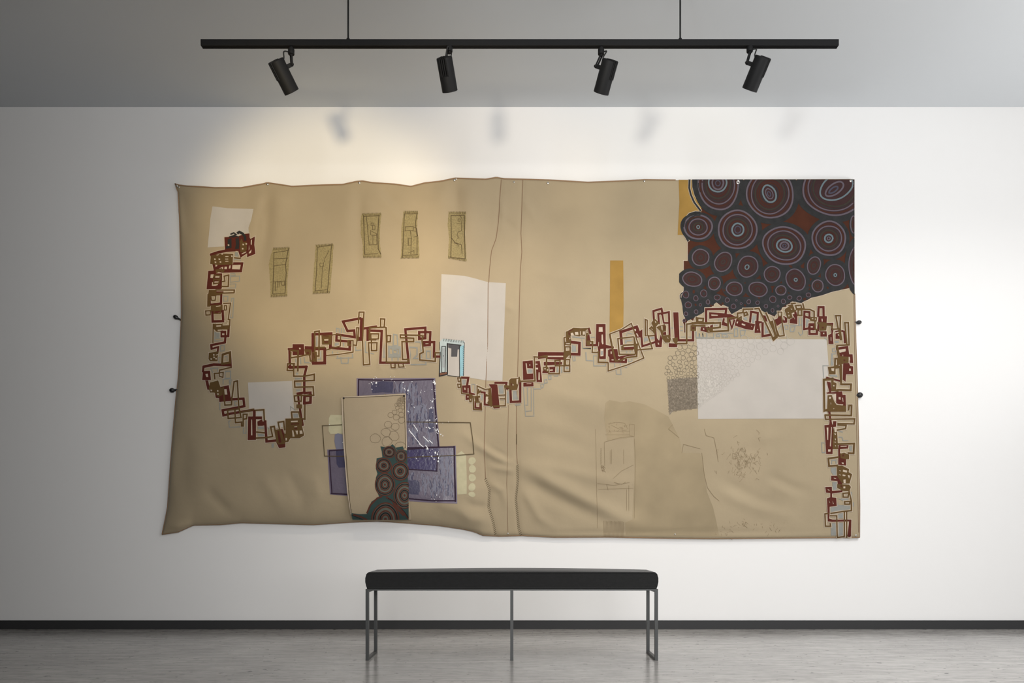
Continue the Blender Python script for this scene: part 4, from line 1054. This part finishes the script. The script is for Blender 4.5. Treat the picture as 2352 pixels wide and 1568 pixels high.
D.fill(1, q2, 125,1060, 200,1040, 420,1120, 520,1160, 700,1160, 880,1175, 960,1120, 1130,1130, 1300,1100, 1480,1060, 1590,1095, 1440,1144, 1330,1170, 1240,1220, 1150,1204, 1060,1260, 990,1340, 920,1318, 860,1290, 740,1262,
       660,1280, 580,1325, 540,1254, 435,1214, 300,1318, 225,1358, 160,1390, 140,1365, 122,1330, 113,1250, 98,1180, 125,1100)
def ell(cx, cy, rx, ry, rot, n=None, wob=0.02, seed=1):
    random.seed(seed); n = n or max(14, int((rx + ry) / 6)); a = math.radians(rot)
    ph = [random.uniform(0, 6.28) for _ in range(4)]; out = []
    for i in range(n):
        t = 2*math.pi*i/n
        k = 1 + wob*(math.sin(2*t+ph[0]) + 0.7*math.sin(3*t+ph[1]) + 0.5*math.sin(5*t+ph[2]))
        x, y = rx*k*math.cos(t), ry*k*math.sin(t)
        out += [cx + x*math.cos(a) - y*math.sin(a), cy + x*math.sin(a) + y*math.cos(a)]
    return out
RINGS = [  # cx, cy, rx, ry, turn, inner rings (dx, dy, rx, ry, turn, colour)
    (455,95,192,236,0,[(-8,-12,84,84,0,4),(-6,-12,52,62,0,3),(-6,-10,22,26,0,5)]), (945,185,216,232,0,[(-8,0,58,86,-24,4),(-8,0,32,52,-24,3),(-10,2,14,24,-20,5)]),
    (1545,140,288,248,0,[(30,-20,170,110,-28,4),(10,0,100,48,-34,3),(0,8,50,20,-34,5)]), (262,500,130,114,0,[(0,0,13,15,0,4)]), (635,525,178,184,0,[(3,0,54,60,0,4),(3,0,28,34,0,5)]),
    (1078,675,205,172,20,[(2,2,72,60,15,4),(2,2,40,36,0,3),(2,2,16,16,0,5)]), (1502,608,160,158,0,[(-2,0,38,38,0,4),(-2,0,14,14,0,3)]),
    (285,788,78,78,0,[]), (500,830,74,98,32,[]), (733,875,92,102,20,[(-8,5,18,22,20,4)]), (963,948,76,74,0,[]), (1187,1000,86,106,-36,[(0,0,14,14,0,4)]), (1360,865,60,84,12,[]), (1562,955,88,102,-12,[(0,0,12,14,0,4)]), (1395,1058,52,58,0,[]),
    (207,995,92,66,10,[]), (415,1035,55,62,10,[]), (607,1085,76,64,10,[]), (830,1090,86,68,12,[]), (1047,1100,50,44,0,[]), (1735,475,28,80,0,[]), (1765,870,72,188,0,[])]
SMALL = [(145,1140,30,32),(315,1130,30,35),(240,1175,22,25),(443,1168,28,25),(168,1238,30,30),(283,1237,12,12),(355,1210,18,20),(538,1192,20,22),(597,1252,22,24),(625,1195,8,8),(670,1225,10,9),(742,1208,18,20),(825,1217,17,18),
         (905,1250,17,18),(970,1185,30,32),(1070,1205,20,22),(1130,1168,20,18),(1220,1175,22,20),(1308,1143,22,20),(1020,1250,10,10),(967,1290,15,18),(243,1303,17,20),(147,1322,17,18),(130,1385,12,14)]
for i, (cx, cy, rx, ry, rot, inner) in enumerate(RINGS):
    big = rx > 100; k = 1.27 if big else 1.5
    D.fill(1, q3, *ell(cx, cy, rx*k, ry*k, rot, seed=i))
    D.fill(2, q4, *ell(cx, cy, rx*1.04, ry*1.04, rot, seed=i))
    if big:
        steps = max(4, int(min(rx, ry) / 19))
        for s in range(1, steps):
            f = 1 - s / steps
            if inner and rx * f < inner[0][2] * 1.1: break
            ddx, ddy = (inner[0][0]*(1-f), inner[0][1]*(1-f)) if inner else (0, 0)
            D.stroke((7, 0, 2, 1)[s % 4] if s % 2 else (0, 7, 3)[s % 3], q5, 8 if s % 2 else 11, True, *ell(cx + ddx, cy + ddy, rx*f, ry*f, rot, seed=i*7+s, wob=0.012))
    else:
        for f in (0.68, 0.42, 0.2):
            if rx * f > 8: D.stroke(7 if f != 0.42 else 0, q5, 5, True, *ell(cx, cy, rx*f, ry*f, rot, seed=i*5, wob=0.03))
    D.stroke(3, q6, 15 if big else 10, True, *ell(cx, cy, rx, ry, rot, seed=i))
    for (dx, dy, a_, b_, rr, c_) in inner: D.stroke(c_, q6 + 0.0003, 15 if a_ > 35 else 9, True, *ell(cx+dx, cy+dy, a_, b_, rr, seed=i+3))
random.seed(5)
for i, (cx, cy, rx, ry) in enumerate(SMALL):
    D.fill(2, q4, *ell(cx, cy, rx*1.05, ry*1.05, 0, 16, seed=i)); D.stroke(3, q6, 5.5 if rx > 14 else 4, True, *ell(cx, cy, rx, ry, 0, 16, seed=i, wob=0.04))
    if rx > 14: D.fill(1, q5, *ell(cx, cy, rx*0.4, ry*0.4, 0, 10, seed=i))
for i in range(16):
    x, y = random.choice([(230,1110),(235,1235),(690,1165),(590,1150),(1310,1060),(1245,875),(1130,880),(960,1080),(1480,1080),(840,1170),(380,1240),(480,1230),(1010,1150),(1280,1190),(700,1250),(510,1100)])
    x += random.uniform(-15, 15); y += random.uniform(-10, 10); D.fill(0, q3 + 0.0001, x-12,y-6, x+2,y-14, x+14,y+3, x,y+12)
M_D0 = cm('rust_red_cloth', 0.058, 0.0165, 0.0070, nscale=14, noise=0.15); M_D1 = cm('charcoal_ring_paint', 0.0235, 0.0235, 0.0240, nscale=25, noise=0.2); M_D2 = cm('plum_paint', 0.040, 0.0175, 0.0175)
M_D3 = cm('lavender_grey_paint', 0.108, 0.088, 0.106); M_D4 = cm('teal_grey_paint', 0.125, 0.165, 0.180); M_D5 = cm('slate_blue_paint', 0.060, 0.058, 0.082); M_D7 = cm('dark_olive_paint', 0.034, 0.033, 0.022)
# dark arcs that spill onto the ochre strip
D2 = Layer().at(1540, 400, 4.1267); D2.limits = (0, 1608.5, 400 + 52/4.1267, 2000)
for w_, c in ((17,(181,48,178,130,192,190,225,265,285,345)), (13,(212,48,214,120,235,200,285,285)), (11,(240,48,243,130,262,190,284,225)), (8,(264,48,266,120,282,170)),
              (18,(282,362,235,360,180,378,135,430,122,490,128,560,168,632)), (12,(282,388,235,390,185,415,152,465,148,530,164,592)), (9,(280,412,245,412,205,428,176,455)), (10,(95,1000,105,950,130,935)), (10,(96,1180,92,1150,105,1128,128,1118))):
    D2.stroke(1, q6, w_, False, *c); D2.path(6, q2, w_/4.1267 + 2.4, False, D2.pt(c))
D.items += D2.items
D.limits = (1540 + 82/4.1267, 1540 + 1745/4.1267, 400 + 49/4.1267, 2000)
D.build('ringed_cloth', [M_D0, M_D1, M_D2, M_D3, M_D4, M_D5, M_PALE, M_D7], TEXT, 'dark rust cloth covered with concentric painted rings, top right')

# ------------------------------------------------------------------ purple panels and cream strips under the small hanging panel
M_PU = mat('grey_purple_vinyl', (0.112, 0.092, 0.128, 1), 0.32, noise=0.10, nscale=12, bump=0.5, bscale=60, spec=0.45)
M_PUD = mat('dark_blue_vinyl', (0.040, 0.036, 0.078, 1), 0.32, noise=0.08, nscale=20, bump=0.4, bscale=60, spec=0.4)
M_PUV = mat('deep_violet_vinyl', (0.030, 0.020, 0.080, 1), 0.25, noise=0.15, nscale=25, bump=0.5, bscale=50, spec=0.5)
M_PUL = mat('pale_slate_brush_marks', (0.150, 0.148, 0.200, 1), 0.4, spec=0.4)
M_PUT = cm('plum_stitching', 0.028, 0.014, 0.030)
M_PUB = mat('grey_violet_border', (0.150, 0.118, 0.165, 1), 0.45, spec=0.4)
M_CRE = cm('cream_paint', 0.44, 0.40, 0.262)
def purple(label, outer, border, stitch, blotches=(), waves=None, mats=None):
    L_ = Layer().at(720, 830, 3.824)
    L_.fill(5, 0.0012, *outer); L_.fill(0, 0.0016, *border)
    for w_, c in stitch: L_.stroke(4, 0.0030, w_, False, *c)
    for m_, c in blotches: L_.fill(m_, 0.0020, *c)
    if waves:
        random.seed(3)
        for (x0, y0, x1, y1, n) in waves:
            for _ in range(n):
                x, y = random.uniform(x0, x1), random.uniform(y0, y1); ln = random.uniform(25, 75); bend = random.uniform(-14, 14)
                L_.stroke(3 if random.random() < 0.72 else 1, 0.0025, random.uniform(5, 12), False, x, y, x + bend*0.6, y + ln*0.35, x + bend, y + ln*0.7, x + bend*0.4, y + ln)
    L_.build('purple_panel', [M_PU, M_PUD, M_PUV, M_PUL, M_PUT, M_PUB], TEXT, label)
purple('upper purple panel with glossy film and slate brush marks', (378,146,1070,144,1080,400,1100,600,1108,750,815,765,810,320,380,300), (395,160,1052,158,1072,420,1095,740,815,755,810,310,392,298),
       [(11,(394,300,396,158,720,166,1050,157)), (13,(1052,157,1060,260,1072,420,1085,600,1098,745))],
       [(1,(510,185,600,172,700,178,703,225,692,275,600,270,520,278,505,235)), (1,(1015,415,1052,418,1056,620,1005,625))], [(715,180,930,250,34), (830,240,950,330,16), (825,360,1000,520,80), (830,560,1060,700,26)])
purple('lower right purple panel with plum stitched edge', (812,765,1108,750,1250,738,1256,1000,1264,1248,1050,1240,815,1225), (812,770,1232,752,1242,1000,1245,1222,815,1205),
       [(11,(825,758,1050,752,1236,750)), (14,(1236,745,1240,980,1247,1228)), (11,(1250,1222,1040,1222,820,1202)), (10,(825,770,1110,752)), (9,(1088,790,1084,962,830,946))],
       [(2,(815,772,1108,762,1086,958,830,940)), (1,(830,1042,905,1040,932,1060,936,1130,925,1168,860,1166,815,1150))], [(1100,790,1225,1150,80), (940,980,1100,1140,54), (840,970,920,1000,6)])
purple('narrow purple panel left of the small hanging panel', (120,772,270,768,305,1182,145,1166), (140,782,272,775,300,1165,160,1158),
       [(11,(138,782,272,774)), (10,(138,782,148,960,162,1160)), (11,(155,1158,300,1166))], [(3,(188,640,215,630,255,640,262,770,198,770,184,700)), (1,(196,775,262,775,280,930,222,932,203,900))])
L_ = Layer().at(720, 830, 3.824)
L_.fill(0, 0.0012, 150,468, 255,470, 262,632, 150,636, 132,610, 135,500); L_.build('cream_patch', [M_CRE], TEXT, 'cream block left of the small hanging panel')
L_ = Layer().at(720, 830, 3.824)
L_.fill(0, 0.0009, 1252,822, 1300,785, 1340,822, 1346,1000, 1346,1162, 1264,1168)
for cx, cy in ((1392,872), (1396,942), (1394,1020), (1392,1102), (1392,1166)): L_.fill(0, 0.0009, *ell(cx, cy, 32, 34 if cy < 1150 else 22, 20, 14, wob=0.05, seed=cy))
L_.build('cream_patch', [M_CRE], TEXT, 'cream strip and row of cream dots right of the purple panels')
for side, c in (('left', (250,555,78,563,88,700,97,830,270,832)), ('right', (815,530,1100,533,1378,536,1398,680,1410,812,1250,824,815,842))):
    L_ = Layer().at(720, 830, 3.824); L_.stroke(0, 0.0036, 7, False, *c)
    L_.build('thread_outline', [M_THR], TEXT, 'thin dark thread drawn as an open box on the %s of the small panel' % side)
# glints of light on the glossy film, painted as small white shapes
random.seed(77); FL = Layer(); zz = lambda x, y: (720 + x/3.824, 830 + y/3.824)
M_GLINT = mat('white_glint_paint', (0.85, 0.85, 0.88, 1), 0.15, spec=0.8, coat=0.6)
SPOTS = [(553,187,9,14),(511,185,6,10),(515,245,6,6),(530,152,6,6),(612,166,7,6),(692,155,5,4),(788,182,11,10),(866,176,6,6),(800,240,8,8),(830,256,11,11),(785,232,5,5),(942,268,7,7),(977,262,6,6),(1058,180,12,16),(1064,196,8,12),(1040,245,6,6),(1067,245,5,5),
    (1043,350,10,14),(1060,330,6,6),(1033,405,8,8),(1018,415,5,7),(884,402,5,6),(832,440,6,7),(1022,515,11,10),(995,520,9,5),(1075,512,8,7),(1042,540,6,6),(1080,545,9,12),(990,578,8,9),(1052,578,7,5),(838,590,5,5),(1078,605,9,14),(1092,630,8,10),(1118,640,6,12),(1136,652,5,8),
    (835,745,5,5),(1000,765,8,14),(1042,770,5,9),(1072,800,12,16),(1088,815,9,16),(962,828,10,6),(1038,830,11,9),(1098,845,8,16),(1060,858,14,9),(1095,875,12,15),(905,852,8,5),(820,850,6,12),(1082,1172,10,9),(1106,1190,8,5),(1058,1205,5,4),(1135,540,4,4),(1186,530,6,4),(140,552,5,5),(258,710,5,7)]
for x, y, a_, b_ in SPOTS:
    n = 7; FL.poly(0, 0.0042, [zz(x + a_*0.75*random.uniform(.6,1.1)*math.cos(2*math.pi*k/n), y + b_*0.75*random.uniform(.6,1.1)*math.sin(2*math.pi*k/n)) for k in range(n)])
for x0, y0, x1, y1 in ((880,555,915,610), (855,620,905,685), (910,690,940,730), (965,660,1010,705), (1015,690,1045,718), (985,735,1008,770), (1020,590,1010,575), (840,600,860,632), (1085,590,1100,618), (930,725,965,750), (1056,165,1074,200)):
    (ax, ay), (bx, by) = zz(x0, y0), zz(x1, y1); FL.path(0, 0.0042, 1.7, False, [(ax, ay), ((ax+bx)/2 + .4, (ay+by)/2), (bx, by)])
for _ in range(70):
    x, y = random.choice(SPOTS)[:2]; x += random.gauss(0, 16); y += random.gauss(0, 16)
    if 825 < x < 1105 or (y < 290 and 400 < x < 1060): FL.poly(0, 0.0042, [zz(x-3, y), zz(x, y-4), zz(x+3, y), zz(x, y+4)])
_fl = FL.build('painted_glints', [M_GLINT], TEXT, 'glints of light on the glossy purple film, painted as small white shapes'); _fl['kind'] = 'stuff'

# ------------------------------------------------------------------ small panel hanging in front
def panel_base(x, y, off):
    t = sm((y - 905) / 280.0)
    return W(x, y, CAM_D - relief(x, y) - 0.010 - 0.016 * t - 0.004 * math.sin((x - 790) / 46.0) * t - off)
M_PANEL = mat('small_panel_canvas', (0.350, 0.280, 0.188, 1), 0.9, noise=0.06, nscale=5, bump=0.3, bscale=300, sheen=0.1, spec=0.2)
M_T0 = cm('dark_teal_paint', 0.030, 0.056, 0.052); M_T1 = cm('maroon_ring_paint', 0.090, 0.028, 0.018); M_T2 = cm('black_ring_paint', 0.013, 0.013, 0.013)
HP = Layer(base=panel_base).at(720, 830, 3.824)
PO = (248,310, 430,300, 620,290, 810,280, 815,520, 820,760, 828,1000, 835,1200, 860,1390, 600,1400, 340,1392, 318,1280, 300,1150, 285,930, 265,700, 255,500)
HP.fill(0, 0, *PO)
pan = HP.build('hanging_panel', [M_PANEL], TEXT, 'small beige panel hung in front, pinned at its two top corners')
md = pan.modifiers.new('thickness', 'SOLIDIFY'); md.thickness = 0.004; md.offset = -1 
L_ = Layer(base=panel_base).at(720, 830, 3.824)
for w_, c in ((8,(250,320,265,700,300,1150,330,1340)), (7,(262,312,440,306,620,298,800,288)), (8,(806,290,812,520,818,760))): L_.stroke(0, 0.0012, w_, False, *c)
for w_, c in ((4,(262,330,278,700,312,1150,330,1330)), (4,(262,318,440,312,620,304,800,294)), (4,(798,300,803,520,808,760))): L_.stroke(1, 0.0017, w_, False, *c)
L_.build('panel_edging', [M_PALE, M_THR], pan)
T = Layer(base=panel_base); T.at(720, 830, 3.824)
TE = (555,850, 605,840, 600,790, 588,745, 640,752, 672,742, 695,725, 722,755, 785,745, 797,775, 821,782, 828,1000, 835,1200, 859,1388, 600,1396, 342,1388, 330,1330, 400,1340, 468,1338, 480,1290, 510,1230, 575,1185, 548,1110, 548,1020, 562,985, 548,940)
T.fill(0, 0.0010, *TE)
T.limits = None
TR = [(665,795,54,48,0),(770,832,48,56,0),(618,913,66,62,0),(762,963,74,78,0),(628,1080,84,100,0),(800,1175,92,112,0),(632,1385,120,140,0)]
for i, (cx, cy, rx, ry, rot) in enumerate(TR):
    n = 4 if rx > 80 else 3; q = rx / n
    T.fill(3, 0.0014, *ell(cx, cy, rx, ry, rot, 40, seed=i, wob=0.015))
    for s in range(n):
        f = 1 - s / n * 0.97
        T.stroke(1, 0.0019, q * 0.40, True, *ell(cx, cy, rx*f, ry*f, rot, 40, seed=i, wob=0.015))
        f -= 0.50 / n
        if f > 0.05 and s % 2 == 0: T.stroke(2, 0.0023, q * 0.40, True, *ell(cx, cy, rx*f, ry*f, rot, 40, seed=i, wob=0.015))
    T.fill(1, 0.0028, *ell(cx, cy, rx*0.10, ry*0.10, 0, 12))
for c in ((352,1345,420,1365,470,1390), (640,1190,690,1220,760,1290,840,1385), (690,1215,720,1275,790,1350), (470,1330,500,1260,560,1200,600,1185)): T.stroke(1, 0.0019, 14, False, *c)
for c in ((340,1350,400,1375,440,1392), (655,1200,720,1240,800,1320,845,1388)): T.stroke(2, 0.0021, 6, False, *c)
T.limits = (0, 720 + 836/3.824, 0, 830 + 1391/3.824)
T.build('ring_painting', [M_T0, M_T1, M_T2, cm('dull_teal_paint', 0.100, 0.108, 0.088)], pan, 'dark teal area with maroon rings at the foot of the small panel')
U = Layer(base=panel_base).at(720, 830, 3.824); random.seed(11); M_TANP = cm('tan_pencil', 0.17, 0.125, 0.075)
U.fill(1, 0.0006, 735,330, 770,300, 795,292, 800,350, 760,390, 725,380)
placed = []
for _ in range(14000):
    x, y = random.uniform(540, 798), random.uniform(310, 745)
    if x < 800 - (y - 290) * 0.62 - 20: continue
    rr = 6 + (y - 300) * 0.105
    if y > 640 and rr > 30: rr = 44
    if any(math.hypot(x - a, y - c) < (rr + d) * 0.90 for a, c, d in placed): continue
    if x + rr > 808: continue
    placed.append((x, y, rr)); U.stroke(0, 0.0012, 2.6, True, *ell(x, y, rr, rr*0.95, 0, 14, wob=0.05, seed=len(placed)))
U.build('bubble_drawing', [M_TANP, cm('grey_brown_wash', 0.27, 0.215, 0.145)], pan)

# ------------------------------------------------------------------ bubbles and worn areas on the right half
Wn = Layer(); random.seed(21)
Wn.poly(0, 0.0007, [(1391,925),(1400,918),(1428,924),(1445,921),(1480,928),(1508,942),(1535,956),(1545,975),(1562,1010),(1566,1040),(1608,1040),(1613,1060),(1618,1092),(1624,1130),(1638,1165),(1646,1200),(1652,1231),(1437,1229),(1436,1200),(1453,1192),(1458,1080),(1456,1003),(1395,1012),(1388,960)])
Bu = Layer(); placed = []
REG = [(1560,796),(1580,782),(1600,778),(1660,776),(1820,776),(1815,800),(1760,818),(1710,842),(1690,868),(1655,900),(1620,924),(1602,938),(1560,942),(1537,948),(1534,880),(1529,850),(1540,820)]
def inside(x, y, pg):
    c = False
    for i in range(len(pg)):
        (xa, ya), (xb, yb) = pg[i-1], pg[i]
        if (ya > y) != (yb > y) and x < (xb-xa)*(y-ya)/(yb-ya)+xa: c = not c
    return c
Bu.poly(1, 0.0008, [(1533,872),(1560,868),(1601,866),(1602,938),(1575,940),(1546,944),(1538,953),(1535,915)])
Bu.poly(2, 0.0013, [(1603,868),(1650,862),(1668,872),(1645,902),(1620,922),(1603,936)])
cell = {}
for _ in range(14000):
    x, y = random.uniform(1529, 1820), random.uniform(776, 945)
    if not inside(x, y, REG): continue
    t = min(1, max(0, (945 - y) / 165.0)); rr = 1.6 + 5.6 * t ** 1.4 + max(0, (x - 1640) / 180) * 2.0
    ci, cj = int(x // 16), int(y // 16); ok = True
    for di in (-1, 0, 1):
        for dj in (-1, 0, 1):
            for (a, c, d) in cell.get((ci+di, cj+dj), ()):
                if math.hypot(x-a, y-c) < (rr + d) * 0.95: ok = False; break
            if not ok: break
        if not ok: break
    if not ok: continue
    cell.setdefault((ci, cj), []).append((x, y, rr))
    fade = x > 1603
    Bu.path(3 if fade else 0, 0.0016, 0.75 if rr > 3 else 0.6, True, [(x + rr*random.uniform(.9,1.08)*math.cos(2*math.pi*k/10), y + rr*random.uniform(.88,1.05)*math.sin(2*math.pi*k/10)) for k in range(10)])
Bu.build('bubble_drawing', [cm('grey_brown_pencil', 0.150, 0.120, 0.085), cm('grey_shading', 0.195, 0.160, 0.120, noise=0.35, nscale=90), cm('pale_grey_shading', 0.44, 0.405, 0.36, noise=0.15, nscale=70), cm('soft_grey_pencil', 0.38, 0.35, 0.31)],
         TEXT, 'grey pencil bubbles growing from a dark corner across the wide white sheet')
# faint pencil sketches
Sk = Wn; random.seed(31)
def z5(*c): return [(1080 + c[i]/4.48, 900 + c[i+1]/4.48) for i in range(0, len(c), 2)]
for w_, c in ((0.6,(1290,380,1310,1400)), (0.6,(1640,330,1640,450,1690,455,1690,335,1640,330)), (0.8,(1380,515,1540,470,1690,455)), (0.7,(1390,440,1640,440)), (0.6,(1690,480,1700,700,1690,1300)), (0.7,(1380,520,1385,760)), (0.6,(1440,600,1440,740)), (0.6,(1455,590,1455,740)),
              (0.7,(1470,890,1560,810,1680,750)), (0.7,(1310,940,1480,960,1640,930)), (0.7,(1405,950,1420,1010)), (0.6,(1580,590,1580,740)), (0.6,(1320,1000,1680,990)), (0.6,(1610,1000,1610,1220)), (0.6,(1632,960,1632,1220)), (0.9,(1480,930,1560,950,1600,925)),
              (0.6,(1420,330,1500,310,1590,320,1620,380)), (0.6,(1450,340,1520,375,1560,360,1560,395,1610,390)), (0.5,(1400,400,1640,405))):
    Sk.path(1, 0.0014, w_ * 1.0, False, z5(*c))
for i in range(16):
    x = 1375 + i * 13.5; Sk.path(1, 0.0014, 0.8, False, z5(x, 1330 + random.uniform(-6, 6), x + 4, 1490))
for i in range(15): Sk.path(1, 0.0014, 0.7, False, z5(1340, 585 + i*11, 1352, 580 + i*11))
for i in range(9): Sk.path(1, 0.0014, 0.8, False, z5(1340 + random.uniform(0,45), 745 + random.uniform(0,70), 1350 + random.uniform(0,45), 755 + random.uniform(0,70)))
for i in range(26):
    x, y = random.uniform(1400, 1640), random.uniform(310, 420); Sk.path(1, 0.0014, 0.6, False, z5(x, y, x + random.uniform(-14, 14), y + random.uniform(4, 22)))
for i in range(90):
    x, y = random.gauss(1708, 22), random.gauss(1056, 20); Sk.path(1, 0.0012, 0.55, False, [(x, y), (x + random.uniform(-6, 6), y + random.uniform(-9, 9)), (x + random.uniform(-9, 9), y + random.uniform(-12, 12))])
for i in range(60):
    x, y = random.choice([(1668,1218),(1708,1205),(1772,1212)]); x += random.gauss(0, 10); y += random.gauss(0, 7); Sk.path(1, 0.0012, 0.55, False, [(x, y), (x + random.uniform(-5, 5), y + random.uniform(-6, 6))])
for pts in ([(1618,985),(1622,1000),(1640,1005),(1645,1030),(1650,1060)], [(1566,1040),(1570,1020),(1608,1030)], [(1612,1040),(1618,1090),(1625,1120),(1640,1140),(1652,1150)], [(1545,975),(1535,985),(1542,990),(1560,1005)]):
    Sk.path(1, 0.0014, 0.9, False, pts)
Sk.build('worn_area', [mat('worn_tan_wash', (0.303, 0.240, 0.150, 1), 0.92, noise=0.12, nscale=4, spec=0.2), cm('faint_brown_pencil', 0.225, 0.165, 0.095)], TEXT, 'darker tan worn area with faint pencil sketches, low on the right half')

# ------------------------------------------------------------------ seams, stitches, pins and side toggles
for nm, pts, y_st in (('left seam', SEAM_A, 1099), ('right seam', SEAM_B, 1068)):
    L_ = Layer(); up = [p for p in pts if p[1] <= y_st]; f = interp([(y, x) for x, y in pts])
    L_.path(0, 0.0020, 1.5, False, up)
    y = y_st
    while y < 1228:
        x = f(y); L_.path(1, 0.0024, 1.1, False, [(x - 2.6, y + 2.6), (x + 2.4, y - 1.4)]); y += 4.2
    if nm == 'right seam': L_.path(1, 0.0026, 1.6, False, [(1186.7, 997), (1186.3, 1020)])
    L_.build('stitched_seam', [M_SEAM, M_THR], TEXT, nm + ', turning into slanted stitches at the foot')
for lab, w_, c in (('thin hem line along the right edge', 1.1, [(1961.5,665),(1963,800),(1967,950),(1970,1100),(1972,1222)]), ('faint crease stitched between the two seams', 1.0, [(1168,930),(1164,1110),(1167,1228)])):
    L_ = Layer(); L_.path(0, 0.0012, w_, False, c); L_.build('hem_line', [M_SEAM], TEXT, lab)
M_NICK = mat('nickel_pin', (0.62, 0.60, 0.56, 1), 0.28, 0.9)
def pin(x, y, rr, ring=False):
    c = P(x, y, 0.0008) - TORG
    bm = bmesh.new(); k = rr / PPM
    if ring: add_lathe(bm, [(k*0.42, 0), (k*0.42, 0.0022), (k*0.75, 0.0032), (k, 0.002), (k, -0.004), (k*0.42, 0)], 24)
    else: add_lathe(bm, [(0, 0.0046), (k*0.55, 0.0040), (k*0.9, 0.0024), (k, 0.0004), (k*0.8, -0.002), (k*0.25, -0.003), (0, -0.003)], 20)
    mesh_from('pin', bm, M_NICK, TEXT, smooth=not ring, matrix=Matrix.Translation(c) @ Matrix.Rotation(math.radians(90), 4, 'X'))
for x, y, rr in ((406.5,426.5,2.8),(411,429.5,2.2),(614.5,423,2.8),(825.5,419.5,2.8),(1043.5,413.5,2.8),(1047.5,411,2.2),(1180.5,418,2.3),(1258.5,420.5,2.8),(1480,416,2.4),(1953.5,415.5,3.0),(1166.5,1224.5,2.0),(1550.5,1226.5,1.8),(1966,1229,2.4)): pin(x, y, rr)
pin(1695.3, 418.2, 4.2, True)
def pin_on_panel(x, y):
    bm = bmesh.new(); k = 2.2 / PPM; add_lathe(bm, [(0, 0.004), (k*0.8, 0.003), (k, 0), (k*0.5, -0.003), (0, -0.003)], 16)
    mesh_from('corner_pin', bm, M_INK, pan, smooth=True, matrix=Matrix.Translation(panel_base(x, y, 0.001) - TORG) @ Matrix.Rotation(math.radians(90), 4, 'X'))
pin_on_panel(789.5, 914); pin_on_panel(928, 909)
M_TOG = mat('black_plastic_toggle', srgb(22, 22, 24), 0.35)
def toggle(x, y, ang, side, ln=11.0, wd=8.0):
    c = W(x, y, CAM_D - 0.014) - TORG
    bm = bmesh.new(); a, q = ln / 2 / PPM, wd / 2 / PPM
    add_lathe(bm, [(0, a), (q*0.55, a*0.86), (q*0.92, a*0.45), (q, 0), (q*0.9, -a*0.5), (q*0.5, -a*0.9), (q*0.42, -a*1.5), (q*0.42, -a*2.2), (0, -a*2.2)], 24)
    M = Matrix.Translation(c) @ Matrix.Rotation(math.radians(ang), 4, 'Y') @ Matrix.Scale(1.0, 4)
    mesh_from('side_toggle', bm, M_TOG, TEXT, smooth=True, matrix=M)
toggle(403.5, 728, -62, -1, 12, 9.5); toggle(395, 896, -96, -1, 12, 10.5); toggle(1973, 740, 90, 1, 12, 9); toggle(1974.5, 907, 84, 1, 14, 13)
